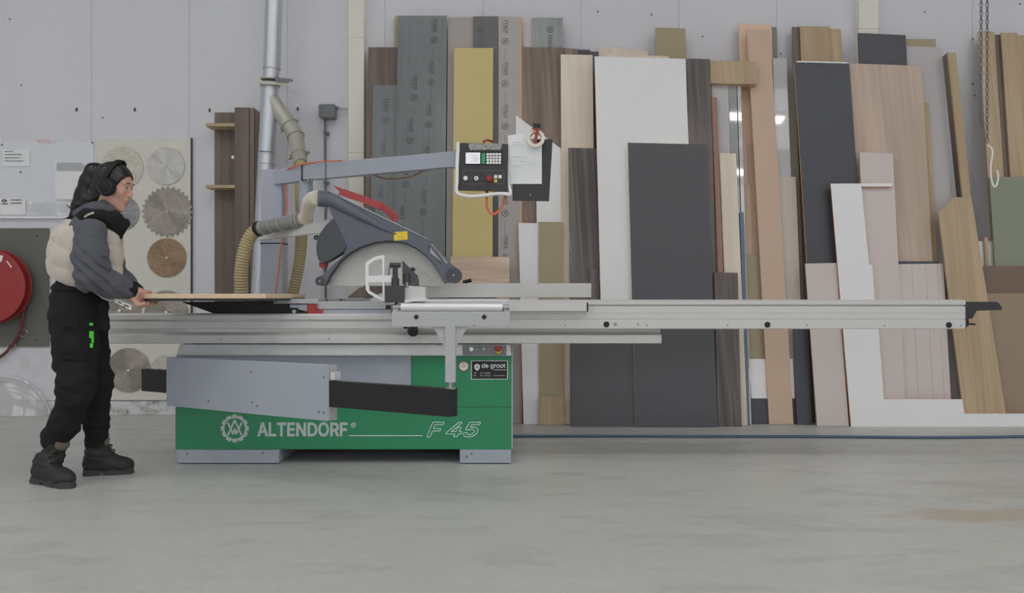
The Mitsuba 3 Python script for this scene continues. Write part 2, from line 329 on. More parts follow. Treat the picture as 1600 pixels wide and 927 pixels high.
B('insulation_board', M['insul'], 'ragged tan board edge showing left of the tall film-wrapped grey sheet', (616.5,25), (650,25), 7.205)
B('brown_board', M['umber'], 'dark brown board at the far left of the leaning boards', (575.5,74), (621.5,74), 7.185)
filmed('wrapped_sheet', M['film'], 'shorter grey-green sheet in printed film, left of the tall one', (583,133), (640,133), 7.165, [(603, 165, 320, .04)], M['soft_print'])
filmed('wrapped_sheet', M['film'], 'tall grey-green sheet in printed film with two columns of print', (622,24.5), (698.5,24.5), 7.14, [(649, 130, 420, .085), (679.5, 40, 420, .05)], M['print'])
B('edged_board', M['beige'], 'beige grey board with a pale edge behind the yellow board', (700,27), (740,27), 7.165, core=M['wood_edge'])
filmed('wrapped_sheet', M['film_dark'], 'dark film-wrapped sheet rising behind the yellow board', (739.5,25.5), (778.5,25.5), 7.145, [(752, 67, 67, 0)], M['soft_print'], flip=True)
filmed('wrapped_sheet', M['film_beige'], 'narrow beige sheet with one column of black print, right of the yellow board', (779,25.5), (813,26.5), 7.131, [(790.5, 42, 420, .0)], M['print'])
B('edge_strip', M['core'], 'thin bare wooden strip along the narrow printed beige sheet', (813,26.5), (815.3,26.5), 7.132)
B('pale_board', M['grey_beige'], 'narrow pale board top between the printed beige sheet and a grey-green sheet', (816,28), (833,28), 7.19)
filmed('wrapped_sheet', M['film'], 'grey-green printed sheet rising behind the walnut board', (831,28), (879,28), 7.17, [(859.5, 65, 65, 0)], M['print'], flip=True)
B('walnut_board', M['walnut'], 'walnut brown board behind the control console clipboard', (815.5,73.5), (879,74), 7.14)
B('brown_board', M['walnut'], 'brown board corner just right of the walnut board top', (880,75), (903,76.5), 7.15)
B('slate_board', M['slate'], 'small dark slate board top left of the big white board', (900,77), (922,78), 7.185)
B('slate_board', M['charcoal'], 'lowest dark board top stepping down behind the cream wood board', (918,80), (935,81), 7.205)
B('yellow_board', M['yellow'], 'mustard yellow board behind the control console', (709.5,75), (770.5,75), 7.09, core=M['core'])
B('oak_offcut', M['flat_oak'], 'pale oak board on end in front of the yellow board, grain lying level', (704,401), (796,401.5), 7.03)
# white board with a slanted top corner
pts = [on_plane(*p, 7.112) for p in ((805.8,180), (877,232.5), (882,660), (846,660), (838,315), (834,296), (806,236))]
solo('slant_board', slab(pts, .016), M['cool_white'], 'white offcut with a slanted top edge behind the clipboard', 'board', smooth=False)
B('cream_board', M['cream_wood'], 'cream wood board left of the big white board', (876,85), (926,86), 7.09, core=M['core'])
B('white_board', M['cool_white'], 'narrow white board on the floor right of the green machine', (810,348.5), (843,349), 7.08, bl=(818,661))
B('tan_board', M['tan'], 'olive tan board between narrow white board and dark oak board', (841.5,347), (879.5,347), 7.06)
B('oak_offcut', M['oak'], 'short oak offcut standing at the foot of the olive tan board', (843,620), (882,620), 7.03)
B('dark_oak_board', M['dark_oak'], 'dark grey oak board left of the big white board, under the cream wood one', (888,231), (935,232), 7.02, core=M['cream_core'])
B('white_strip', M['white_board'], 'thin white sliver of board leaning at the dark oak board edge', (887.6,343), (891.2,386), 7.0, bl=(891,387), z0=1.25)
B('dark_oak_board', M['dark_oak'], 'small dark oak board corner showing at the left edge of the big white board', (921.5,420), (945,420), 6.995)
B('big_white_board', M['white_board'], 'largest plain white board, behind the big charcoal one', (929,88), (1071,92), 6.972, core=M['orange_core'], bl=(938.5,467))
B('charcoal_board', M['charcoal'], 'low charcoal board under the slide rail, left of the big charcoal board', (890.5,492), (1000,492), 6.948, bl=(892.5,667))
B('big_charcoal_board', M['charcoal'], 'big plain charcoal board in front of the largest white board', (981,223), (1105,226), 6.925, core=M['cream_core'], bl=(987.5,467))
B('tan_board', M['tan'], 'olive tan board top sticking up behind the big white board', (1024,43), (1071,44.5), 7.15)
B('cream_board', M['cream_wood'], 'pale board edge just above the top of the big white board', (949,84.5), (1045,88), 7.01, core=M['core'])
B('cream_board', M['cream_wood'], 'faint cream board top against the wall left of the tan board top', (936,73), (1012,80), 7.195)
B('grey_oak_board', M['dark_oak'], 'dark grey oak board right of the big white board', (1073,91.5), (1109.5,92.5), 6.997)
B('red_strip', M['red_brown'], 'narrow reddish brown wood strip left of the pale cream board', (1112,152), (1120,152), 6.985, bl=(1122,425), z0=1.05)
B('grey_oak_board', M['dark_oak'], 'short dark grey oak board on the floor right of the big charcoal board', (1116,426), (1152.5,426.5), 6.955, bl=(1121,640))
B('cream_board', M['cream_wood'], 'pale cream board just right of the reddish strip', (1124,239), (1150,240), 7.01, bl=(1131.5,425), core=M['orange_core'])
B('pale_board', M['lavender'], 'pale grey panel under the left of the crosswise oak piece', (1112,134), (1138,134), 7.05)
B('glossy_strip', M['gloss_grey'], 'glossy grey strip under the middle of the crosswise oak piece', (1138.5,134), (1150.5,134), 7.052)
B('glossy_strip', M['gloss_white'], 'thinnest glossy white strip left of the peach coloured board', (1152,134), (1157.5,134), 7.055)
B('teal_strip', M['teal'], 'narrow blue board edge right of the pale cream board', (1156,332), (1162,332), 7.032, th=.012)
pts = [on_plane(*p, 6.998) for p in ((1109,94.5), (1182.5,96.5), (1182.5,131.5), (1109.5,130))]
solo('oak_crosspiece', slab(pts, .07), M['oak'], 'short oak piece lying crosswise on top of upright boards', 'board', smooth=False)
B('peach_board', M['peach'], 'tallest peach coloured board behind the salmon brown plank', (1154.5,37), (1205.5,39), 7.175)
B('salmon_plank', M['salmon'], 'long salmon brown plank leaning in front of the peach board', (1167,46), (1203,47), 7.08, bl=(1202,663))
B('green_board', M['dark_green'], 'narrow dark green board edge right of the peach board', (1204,42), (1213.5,42.5), 7.205)
B('glossy_board', M['gloss_white'], 'glossy white board right of the salmon brown plank', (1207.5,91), (1229,92), 7.145, core=M['core'])
B('grey_green_board', M['dark_green'], 'grey-green board between glossy white and black boards', (1227,110), (1242,110.5), 7.168)
B('stone_board', M['stone'], 'plain stone grey board below the glossy white board', (1212,276), (1243.5,276.5), 7.125)
B('brown_strip', M['salmon'], 'brown wood strip left of the salmon plank, lower one', (1162.5,288), (1172,288), 7.147, th=.012)
B('brown_strip', M['salmon'], 'brown wood strip squeezed beside the salmon plank, taller one', (1168,224), (1180,224), 7.161, th=.012)
B('olive_board', M['olive'], 'low olive tan board left of the salmon plank', (1162.5,398), (1190,398.5), 7.128)
pz = rect((1172,623), (1243,623), 7.1, z0=.002)
solo('dark_offcut', slab(pz, .02), M['slate'], 'low dark offcut on the floor under the small white offcut', 'board', smooth=False)
pz = [on_plane(*p, 7.1) for p in ((1170,561), (1239,561), (1242,622.8), (1174,622.8))]
solo('white_offcut', slab(pz, .016), M['white_board'], 'small white offcut behind the foot of the salmon brown plank', 'board', smooth=False)
B('slate_board', M['slate'], 'low dark grey board between salmon plank and tall black board', (1239,490), (1262,490), 7.066)
B('oak_board', M['umber'], 'brown oak board leftmost of three oak tops above the black board', (1238,42), (1252,42.5), 7.19)
B('oak_board', M['tan_oak'], 'widest of three oak board tops above the black board', (1250,41), (1296.5,41.5), 7.165)
B('oak_board', M['tan_oak'], 'rightmost of three oak tops above the black board, slightly shorter', (1290,45), (1313.5,45.5), 7.188)
t = board('black_board', M['slate'], 'tall black board with raw wood left edge and white strip on top', (1241,97), (1327,99.5), 7.035, bl=(1277,664), core=M['core'])
a, b = on_plane(1245, 97, 7.035), on_plane(1325, 99, 7.035)
obj('white_edging', cat(hull([a+[0,-.003,-.002], b+[0,-.003,-.002], a+[0,.022,-.002], b+[0,.022,-.002], a+[0,-.003,.008], b+[0,-.003,.008], a+[0,.022,.008], b+[0,.022,.008]])), M['white_board'], t, label='thin white edging strip')
B('slate_board', M['slate'], 'dark slate board top standing before the cream column', (1341,51.5), (1415,55), 7.13)
B('olive_board', M['olive'], 'olive strip of board top right of the dark slate board top', (1410,61), (1462,61), 7.195)
B('lavender_board', M['lavender'], 'large pale lilac grey board behind the light oak board', (1412,72), (1471.5,74), 7.16)
B('light_oak_board', M['pale_oak'], 'wide pinkish light oak board right of the tall black board', (1327,99), (1440,103), 7.085, core=M['core'])
B('tan_board', M['tan_oak'], 'narrow tan board edge along the right of the light oak board', (1441,160), (1451,160), 7.115)
B('dark_strip', M['slate'], 'thin dark edge above the grooved grey beige panel', (1402,408.5), (1466,408.5), 7.055, z0=1.1)
B('grey_beige_board', M['grey_beige'], 'grey beige board behind the white L-shaped frame', (1343,238), (1395,240), 6.992)
t = thing('grooved_panel', 'grey beige panel of upright planks right of the white L-shaped frame', 'panel')
pts = rect((1402,413), (1474,412), 7.03, None, K, .002)
w = [0, .31, .62, .86, 1.0]
for u0, u1 in zip(w[:-1], w[1:]):
    a, b, c, d = pts; g = .0007/np.linalg.norm(b-a)
    obj('plank', slab([a+(b-a)*(u0+g), a+(b-a)*(u1-g), d+(c-d)*(u1-g), d+(c-d)*(u0+g)], .016), M['grey_beige'], t, False)
obj('backing', slab([p+np.array([0,.004,0]) for p in pts], .012), M['lavender'], t, False)
t = thing('white_frame_board', 'white L-shaped board, frontmost on the floor at the right', 'board')
L = [(1298,287), (1394,286.5), (1394,291.5), (1346,291.5), (1358,414), (1363,414), (1367,468), (1373,515), (1381,624), (1503.5,624), (1507,646.5), (1640,646.5), (1640,667), (1330,667.5)]
pts = [on_plane(*p, 6.955) for p in L]
low = min(p[2] for p in pts); pts = [p - np.array([0, K*max(0, low-.002), max(0, low-.002)]) for p in pts]
nrm = np.array([0, 1., -K])/math.hypot(1, K)
obj('face', slab(pts, .0015), M['white_board'], t, False); obj('core', slab([p+nrm*.0015 for p in pts], .0165), M['orange_core'], t, False, label='raw board edge')
B('stone_board', M['grey_beige'], 'low grey beige board left of the white L-shaped frame', (1258.5,412), (1307,411), 6.982, bl=(1277,666))
pts = [on_plane(*p, 6.98) for p in ((1466.5,332), (1490.5,308), (1518,308.5), (1574.5,663), (1508,663))]
solo('clipped_oak_board', slab(pts, .018), M['tan_oak'], 'oak board with one clipped top corner leaning at the far right', 'board', smooth=False)
pts = rect((1481,82), (1494,83), 7.06, (1504,308)); t = thing('oak_post', 'slim oak post above the oak board with the clipped corner', 'board')
obj('post', slab(pts, .02), M['oak'], t, False)
o = np.array([0, .02, 0]); e = np.array([.018, 0, 0])
obj('side', slab([pts[0]+o, pts[0]+e+o, pts[3]+e+o, pts[3]+o], .075), M['umber'], t, False, label='dark side face')
B('oak_board', M['oak'], 'oak board behind the two hanging chains', (1529,49), (1553.5,49.5), 7.155)
B('oak_board', M['umber'], 'narrow brown board just right of the chains', (1551,54), (1565,54.5), 7.178)
B('oak_board', M['oak'], 'light oak board above the sage green board', (1564,51), (1589.5,51.5), 7.15)
B('oak_board', M['tan_oak'], 'rightmost brown oak board top at the edge of view', (1588,55), (1612,55.5), 7.178)
B('white_offcut', M['white_board'], 'small white offcut in the gap left of the sage green board', (1526,377), (1556,377), 7.13)
B('oak_wedge', M['oak'], 'thin oak lath in front of the small white offcut', (1537.5,371), (1543,371), 7.105)
B('sage_board', M['sage'], 'sage green board at the far right below the oak boards', (1546,277), (1606,276), 7.08)
B('brown_board', M['brown'], 'dark brown board below the sage green board', (1533,416), (1614,416), 7.04)
B('tan_brown_board', M['tan_brown'], 'tan brown board at the lower far right behind the oak board', (1533,459), (1614,458), 7.02)
# ------------------------------------------------------------------ chains, cable on the floor
for px, y1, lab in ((1533, 205, 'left one of two thin pull chains hanging at the right'), (1542.5, 228, 'right one of two pull chains, with a white cord at its end')):
    t = thing('pull_chain', lab, 'chain'); d = 7.0; zt, zb, out = 3.35, Z(y1, d), []
    n = int((zt-zb)/.03)
    for i in range(n):
        z = zt - i*.03; a = np.arange(11)*2*np.pi/10; c = np.array([X(px, d), d, z])
        rad = np.stack([np.cos(a)*.009, 0*a, np.sin(a)*.019], 1) if i % 2 == 0 else np.stack([0*a, np.cos(a)*.009, np.sin(a)*.019], 1)
        out.append(tube(c + rad, .0034, 6, False))
    obj('link', cat(*out), M['box_grey'], t, kind='stuff')
    obj('hook', bx(X(px,d)-.012, X(px,d)+.012, d-.012, d+.012, zt, CEIL), M['box_grey'], t)
obj('cord', tube(spline([P(1542.5,227,7.0), P(1546.5,229,7.0), P(1548,262,7.0), P(1555,292,7.0), P(1559.5,272,7.0), P(1557,266,7.0)], 30), .007, 8), M['white_plastic'], t)
solo('floor_cable', tube(spline([(X(x, 6.42), 6.42+dy, .009) for x, dy in ((700,.0), (800,-.0), (950,.01), (1100,-.01), (1250,-.01), (1400,-.05), (1500,-.05), (1600,-.01), (1680,.02))], 80), .010, 8), M['blue_cable'], 'blue cable lying along the floor in front of the boards', 'cable')
# ------------------------------------------------------------------ left wall: notices, saw blade board, hose reel, shelf
W = WALL
t = thing('notice_board', 'plain white notice board on the wall behind the person', 'notice board')
obj('sheet', bx(X(-70,W-.01), X(146,W-.01), W-.014, W-.001, Z(340,W), Z(222,W)), M['notice'], t)
obj('ledge', bx(X(-70,W-.01), X(147,W-.01), W-.035, W-.001, Z(342,W), Z(339,W)), M['white_board'], t)
scr = []
for i, (dx, sh) in enumerate(zip(range(7), ('S','T','O','P','L','A','S'))):
    pass
rs = np.random.RandomState(3)
for i in range(7):
    c = np.array([X(61+i*4, W), W-.0165, Z(221+.3*i, W)])
    pth = c + np.stack([rs.uniform(-.008, .008, 5), np.zeros(5), np.linspace(.014, -.014, 5)*(1 if i % 2 else -1)], 1)
    scr.append(tube(spline(pth, 12), .0016, 5))
obj('red_scribble', cat(*scr), M['red_ink'], t, label='red handwritten scribble')
for px, py in ((3,226), (144,223), (32,269)):
    c = P(px, py, W-.018); obj('pin', cyl(c, c+[0,.006,0], .008, n=8), M['box_grey'], t)
def sheet(x0, x1, y0, y1, d, amp, seed, n=16):
    xs, zs = np.linspace(X(x0,d), X(x1,d), n), np.linspace(Z(y0,d), Z(y1,d), n); gx, gz = np.meshgrid(xs, zs)
    h = meshkit.fbm(np.stack([gx*9, gz*9, gx*0+seed], -1), 3, seed)
    v = np.stack([gx, d - .003 - amp*h, gz], -1).reshape(-1, 3); f = []
    for i in range(n-1):
        for j in range(n-1):
            a = i*n+j; f += [(a, a+n, a+1), (a+1, a+n, a+n+1)]
    m = trimesh.Trimesh(v, f, process=False)
    b = m.copy(); b.vertices = b.vertices + [0, .0012, 0]; b.invert()
    return cat(m, b)
t = thing('paper_note', 'bluish printed note pinned at the left of the notice board', 'paper'); obj('sheet', sheet(5,47,234,260,W-.016,.006,2), M['paper'], t, 40)
obj('print', cat(*[bx(X(10,W), X(10+l,W), W-.0275, W-.0262, Z(y,W), Z(y+.7,W), 0) for y, l in ((237,12),(242,27),(247,24),(252,29))]), M['soft_print'], t)
t = thing('plastic_sleeve', 'crumpled clear sleeve with paper pinned behind the ponytail', 'sleeve'); obj('sheet', sheet(88,131,254,312,W-.016,.03,5), M['white_paper'], t, 40)
obj('dark_fold', sheet(89,128,254.5,266,W-.042,.012,6), M['light_grey'], t, 40)
t = thing('plastic_sleeve', 'clear sleeve with a small printed emblem low on the notice board', 'sleeve'); obj('sheet', sheet(1,41,310,336,W-.016,.012,8), M['white_paper'], t, 40)
obj('printed_emblem', prism(Polygon([P(*p, W)[[0,2]] for p in ((5,314.5),(9,311.5),(14,314),(10,317.5))]).difference(Point(*P(9.6,314.5,W)[[0,2]]).buffer(.007)), W-.0305, W-.029), M['hose_red'], t)
obj('print', cat(*[bx(X(a,W), X(b,W), W-.0305, W-.029, Z(y,W), Z(y+1.1,W), 0) for a, b, y in ((20,37,312.5),(19,37,317.5),(5,15,318.5))]), M['soft_print'], t)
t = thing('plastic_sleeve', 'crumpled clear plastic along the notice board ledge', 'sleeve'); obj('sheet', sheet(46,112,316,337,W-.016,.03,11), M['clear_film'], t, 40)
# board with circular saw blades
W2 = W - .002
t = thing('blade_board', 'cream board on the wall holding circular saw blades', 'board')
obj('panel', bx(X(151,W-.02), X(298,W-.02), W-.022, W-.001, Z(625,W), Z(217,W), .002), M['cream_panel'], t)
obj('trim', bx(X(298,W-.02), X(300,W-.02), W-.026, W-.001, Z(625,W), Z(216,W)), M['slate'], t, label='dark edge strip')
obj('label_strip', pbx(265, 288, 224.5, 231.5, W-.0235, .0012), M['tape'], t)
def blade(px, py, rpx, m, label, teeth=0, tl=.08, hub=.09, hubm='cream_panel'):
    d = W-.03; c = P(px, py, d); R = rpx/F*d; n = teeth*4 if teeth else 96
    a = -np.arange(n)*2*np.pi/n
    if teeth: r = R*np.tile([1, 1-tl*.12, 1-tl, 1-tl*.85], teeth)
    else: r = np.full(n, R)
    t = thing('saw_blade', label, 'saw blade')
    poly = Polygon(np.stack([r*np.cos(a), r*np.sin(a)], 1)).difference(Point(0, 0).buffer(R*hub, 16))
    m1 = trimesh.creation.extrude_polygon(poly, .003, engine='earcut')
    # fine rings so that the brushed look follows the circle
    rr = np.linspace(R*hub, R*(1-tl) if teeth else R*.985, 10); A = np.linspace(0, 2*np.pi, 73)
    V, U = [], []
    for q in rr:
        for s in A: V.append((q*math.cos(s), q*math.sin(s))); U.append(((q-rr[0])/(rr[-1]-rr[0]), s/(2*np.pi)))
    V = np.array(V); Fq = []
    for i in range(len(rr)-1):
        for j in range(72):
            b = i*73+j; Fq += [(b, b+73, b+1), (b+1, b+73, b+74)]
    Fq = np.array(Fq)
    disc = trimesh.Trimesh(np.stack([c[0]+V[:,0], np.full(len(V), d-.0006), c[2]+V[:,1]], 1), Fq, process=False)
    v = m1.vertices; m1.vertices = np.stack([c[0]+v[:,0], d+.003-v[:,2], c[2]+v[:,1]], 1)
    obj('rim', m1, m, t, False); obj('plate', disc, m, t, True, uv=np.array(U))
    obj('hub', lathe([(0, -.006), (R*hub*.8, -.006), (R*hub*.8, .007)], c, [0,1,0], 16), M[hubm], t)
    for q in (.55, .8):
        obj('ring_mark', lathe([(R*q, -.0012), (R*q+.0007, -.0012)], c, [0,1,0], 48), M['blade_grey'], t)
    return t
blade(191, 262.5, 33.5, M['blade_dusty'], 'dusty cream fine-toothed saw blade, upper left behind her head', 60, .05, .05)
blade(259.3, 259.8, 30, M['blade_steel'], 'shiny silver fine-toothed saw blade, upper right of the blade board', 64, .05, .06)
blade(190, 333, 27.5, M['blade_grey'], 'plain grey saw blade half hidden by her face', 0, .05, .08)
blade(261.4, 331, 40, M['blade_dark'], 'largest brownish saw blade with coarse teeth, on the right edge', 28, .11, .06, 'blade_steel')
blade(260.5, 403, 30.5, M['blade_bronze'], 'bronze brown toothless-looking saw blade below the coarse one', 0, .05, .06, 'white_plastic')
blade(186.6, 485.5, 34, M['blade_dark'], 'dull saw blade just below her hands', 0, .05, .10)
blade(259.8, 488, 34, M['blade_dark'], 'dull saw blade behind the plywood she pushes', 0, .05, .10)
blade(200.7, 578.8, 34.5, M['blade_dark'], 'brushed steel saw blade low beside her knee', 0, .05, .07, 'white_plastic')
blade(257, 577, 21, M['blade_dusty'], 'small pale saw blade half hidden by the swing arm end', 0, .05, .10)
# fire hose reel
t = thing('hose_backboard', 'dark grey square board on the wall behind the red hose reel', 'board')
obj('board', bx(X(-110,W), X(76,W-.02), W-.022, W-.001, Z(541.5,W), Z(357,W), .003), M['back_grey'], t)
for px, py in ((58,369), (56,532)): c = P(px, py, W-.026); obj('screw', cyl(c, c+[0,.006,0], .006, n=8), M['black'], t)
t = thing('hose_reel', 'red hose reel mounted on the dark grey board', 'hose reel')
c = P(-19, 447.5, W-.20)
obj('front_disc', lathe([(0,-.006), (.20,-.006), (.262,-.002), (.279,.0), (.282,.006), (.279,.012), (0,.012)], c, [0,1,0], 64), M['reel_red'], t)
obj('rear_disc', lathe([(0,.0), (.280,.0), (.285,.006), (.28,.012), (0,.012)], c+[0,.095,0], [0,1,0], 64), M['reel_red'], t)
obj('drum', cyl(c+[0,.01,0], c+[0,.178,0], .2, n=40), M['hose_red'], t)
obj('label_plate', hull([P(*p, W-.20)+[0,o,0] for p in ((-3,398),(6,400),(3,410),(-6,407)) for o in (-.009,-.006)]), M['white_plastic'], t, label='small white label')
obj('scratch', hull([P(*p, W-.20)+[0,o,0] for p in ((10,408),(12,408),(19,417),(18,419)) for o in (-.007,-.004)]), M['white_plastic'], t)
hs = [tube(c + np.stack([(.225+.018*(i%2))*np.cos(a:=np.linspace(0, 2*np.pi, 49)), np.full(49, .026+.014*i), (.225+.018*(i%2))*np.sin(a)], 1), .014, 8, False) for i in range(5)]
obj('coiled_hose', cat(*hs), M['hose_red'], t)
obj('hose_tail', tube(spline([P(38,455,W-.06), P(36,490,W-.06), P(30,520,W-.06), P(18,541,W-.04), P(3,556,W-.04), P(-18,562,W-.04)], 40), .012, 10), M['hose_red'], t)
for px, py in ((41,521), (22,542)):
    obj('clip', tube(P(px-4, py, W-.045) + np.stack([.032*np.cos(a:=np.linspace(0, 2*np.pi, 25)), 0*a, .030*np.sin(a)], 1), .0035, 6, False), M['steel'], t)
solo('loose_rope', tube(spline([P(-10,596,W-.03), P(4,598,W-.03), P(11,597,W-.03)], 12), .005, 6), M['hose_red'], 'short dark red rope end below the hose reel', 'rope')
# wooden shelf unit
t = thing('shelf_unit', 'tall brown wooden shelf unit on the wall left of the duct', 'shelf')
D = 7.42
obj('back_panel', bx(X(335.5,W-.03), X(372,W-.03), W-.035, W-.002, .0, Z(176,W-.03)), M['umber'], t, False)
obj('side_panel', bx(X(366.5,D), X(389,D), D, W-.002, .0, Z(168,D)), M['umber'], t, False)
obj('side_edge', bx(X(389,D)+.001, X(396,D), D+.01, W-.002, .0, Z(168,D)), M['walnut'], t, False, label='lighter brown side board')
for py in (195, 291.5): obj('shelf_board', bx(X(323.5,7.5), X(367,D)-.002, 7.46, W-.036, Z(py+2.5,7.46), Z(py-2.5,7.46)), M['oak'], t, False)
obj('bracket', pbx(361.5, 366, 243, 248, 7.46, .03), M['white_plastic'], t)
prof = [(.355,.012), (.35,.0), (.33,-.03), (.27,-.06), (.18,-.08), (.09,-.09), (.001,-.092)]
cc = np.array([X(3, W-.1), W-.06, -.055]); n = 56
dome = lathe(prof + [(.001,-.089), (.09,-.087), (.178,-.077), (.268,-.057), (.327,-.028), (.347,.0), (.352,.012)], cc, [0, 1, -.04], n)
dome = dome.slice_plane([0, 0, .004], [0, 0, 1])
t = thing('plastic_dome', 'clear plastic dome cover standing on the floor at the left edge', 'cover')
obj('shell', dome, M['clear_film'], t, True)
obj('rim', tube(cc + np.stack([.356*np.cos(a:=np.linspace(.2, np.pi-.2, 60)), np.full(60, -.004), .356*np.sin(a)], 1), .006, 6), M['clear_film'], t)
# ------------------------------------------------------------------ the sliding table saw
saw = thing('panel_saw', 'large sliding table saw with green base, long aluminium slide and overhead blade guard', 'table saw')
D0 = 5.43
obj('body', bx(X(277,D0), X(797,D0), D0+.012, 6.40, Z(702,D0), Z(557,D0)), M['panel_grey'], saw)
gp = obj('front_panel', pbx(274, 799, 636.5, 702.5, D0, .02), M['green'], saw, label='green front panel with maker lettering')
gd = obj('access_door', pbx(643, 799, 556.5, 635.8, D0, .02), M['green'], saw, label='green door at the right')
obj('upper_panel', pbx(276, 642.4, 556.5, 635.8, D0+.004, .016), M['panel_grey'], saw)
obj('end_panel', bx(X(799,D0), X(799,D0)+.008, D0+.001, 6.42, Z(702.5,D0), Z(540,D0)), M['light_grey'], saw)
for a, b in ((276.5, 436), (718.5, 798.5)):
    f = obj('foot', pbx(a, b, 703.5, 724, D0-.02, .9), M['panel_grey'], saw)
    for q in ((a+16, 709), (b-25, 708)) if a < 300 else ((729, 714), (737, 709)):
        c = P(*q, D0-.02); obj('bolt', cyl(c-[0,.002,0], c+[0,.004,0], .006, n=10), M['box_grey'], f)
    for q in (a+8, b-12):
        c = P(q, 724, D0+.06); obj('levelling_pad', cyl([c[0], c[1], 0], [c[0], c[1], c[2]+.01], .03, n=16), M['box_grey'], f)
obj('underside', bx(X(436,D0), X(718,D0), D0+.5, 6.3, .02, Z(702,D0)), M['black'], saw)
# lettering
zt = lambda py: Z(py, D0)
xt = lambda px: X(px, D0)
def decal(poly, m, d, parent, name='lettering', th=.0012, label=None): return obj(name, prism(poly, d-th, d), m, parent, False, label=label)
decal(fit(text_poly('ALTENDORF', .08, True).buffer(.0015), xt(402), xt(543), zt(682.5), zt(660)), M['lettering'], D0, gp)
ring = Point(0,0).buffer(.0135,16).difference(Point(0,0).buffer(.0113,16)); rr = fit(text_poly('R', .01), -.0055, .0055, -.0075, .0075)
decal(affinity.translate(unary_union([ring, rr]), xt(552.3), zt(664.5)).buffer(.0008), M['lettering'], D0, gp)
decal(sbox(xt(545), zt(681.6), xt(660), zt(680.4)), M['line_white'], D0, gp, 'line')
for s_, a, b in (('F', 667, 694), ('45', 697, 751)):
    q = fit(affinity.skew(text_poly(s_, .08, True), 18, 0, origin=(0, 0)), xt(a), xt(b), zt(683), zt(660)).simplify(.0006)
    decal(q.boundary.buffer(.0017), M['line_white'], D0, gp)
R = .0705
teeth = [affinity.rotate(sbox(-.0135, R*.93, .0135, R*1.09), -30*i, origin=(0, 0)) for i in range(12)]
gear = unary_union([Point(0,0).buffer(R*.97, 32).difference(Point(0,0).buffer(R*.80, 32))] + teeth)
u = R*.0215*1.45
def bar(x0, y0, x1, y1, w=.0052): return LineString([(x0*R, y0*R), (x1*R, y1*R)]).buffer(w, cap_style=2)
sym = [bar(-.52,-.52,0,.66), bar(.52,-.52,0,.66), bar(-.55,.46,-.12,-.46), bar(.55,.46,.12,-.46), bar(-.12,-.46,0,-.0), bar(.12,-.46,0,0)]
decal(affinity.translate(unary_union([gear] + sym), xt(366.8), zt(669.7)), M['lettering'], D0, gp, 'gear_emblem')
# round sticker and dealer plate
c = P(724.5, 572.5, D0)
st = obj('round_sticker', prism(Point(c[0], c[2]).buffer(.0285, 24), D0-.0012, D0), M['red'], gd, False)
obj('disc', prism(Point(c[0], c[2]).buffer(.0245, 24), D0-.002, D0-.0012), M['white_plastic'], gd, False)
obj('sticker_mark', prism(unary_union([Point(c[0], c[2]+.014).buffer(.004), sbox(c[0]-.0012, c[2]+.006, c[0]+.0012, c[2]+.014), sbox(c[0]-.014, c[2]-.003, c[0]+.014, c[2])]), D0-.0026, D0-.002), M['red'], gd, False)
obj('dealer_plate', prism(sbox(xt(736), zt(593), xt(793.5), zt(563.5)), D0-.0016, D0), M['line_white'], gd, False)
obj('plate_face', prism(sbox(xt(737.2), zt(592), xt(792.3), zt(564.5)), D0-.0024, D0-.0016), M['black'], gd, False)
pl = unary_union([fit(text_poly('de groot', .05, True), xt(752.5), xt(789.5), zt(577), zt(568)), sbox(xt(771), zt(578.4), xt(791.5), zt(577.7)),
     Polygon([(xt(741), zt(571)), (xt(745.4), zt(568.5)), (xt(750), zt(571)), (xt(749.5), zt(576)), (xt(745.6), zt(580)), (xt(741.5), zt(576))]).difference(Point(xt(745.5), zt(573.6)).buffer(.0075)),
     Point(xt(745.5), zt(573.6)).buffer(.004)]
     + [fit(text_poly(w, .02), xt(a), xt(b), zt(y+1.9), zt(y)) for w, a, b, y in (('TEL.', 740, 744.5, 582.2), ('071 - 5417400', 750.5, 766, 582.2), ('FAX.', 740, 744.5, 586.2), ('071 - 5417401', 750.5, 766, 586.2), ('www.degroot.nl', 770.5, 789.5, 586.3))])
obj('plate_lettering', prism(pl, D0-.0032, D0-.0024), M['line_white'], gd, False)
# tray above the doors and the little switch panel
d1 = D0 - .055
tr = obj('apron', cat(hull([P(a, 556, d1)+[0,o,0] for a in (275.5, 799) for o in (0, .2)] + [P(a, 538.5, d1+.012)+[0,o,0] for a in (281, 797) for o in (0, .15)])), M['silver_paint'], saw, False)
obj('apron_lip', bx(X(275.5,d1), X(799,d1), d1-.004, d1+.01, Z(556.3,d1), Z(554.6,d1)), M['light_grey'], saw)
sl = lambda px, py, o=0: P(px, py, d1 + .012*(556-py)/17.5 - .004 - o)
sp_ = obj('switch_panel', hull([sl(px, py, o) for px, py in ((723,540),(791,540),(791,555),(723,555)) for o in (0, .004)]), M['box_grey'], saw, False)
nrm = np.array([0, -.98, .2])
for px, r_, m in ((736.5, .012, 'white_plastic'), (756, .011, 'grey_plastic')):
    c = sl(px, 546.3, .004); obj('button', cyl(c, c+nrm*.010, r_, n=20), M[m], sp_)
for px in (744, 763): c = sl(px, 546.8, .004); obj('symbol', cyl(c, c+nrm*.001, .003, n=8), M['line_white'], sp_)
c = sl(778.5, 549.5, .004); n2 = np.array([0, -.72, .69]); obj('collar', cyl(c, c+n2*.014, .0165, n=20), M['sticker_yellow'], sp_)
obj('stop_button', lathe([(.001,.034),(.012,.033),(.0165,.028),(.0165,.020),(.011,.018),(.011,.01)], c, n2, 24), M['red'], sp_)
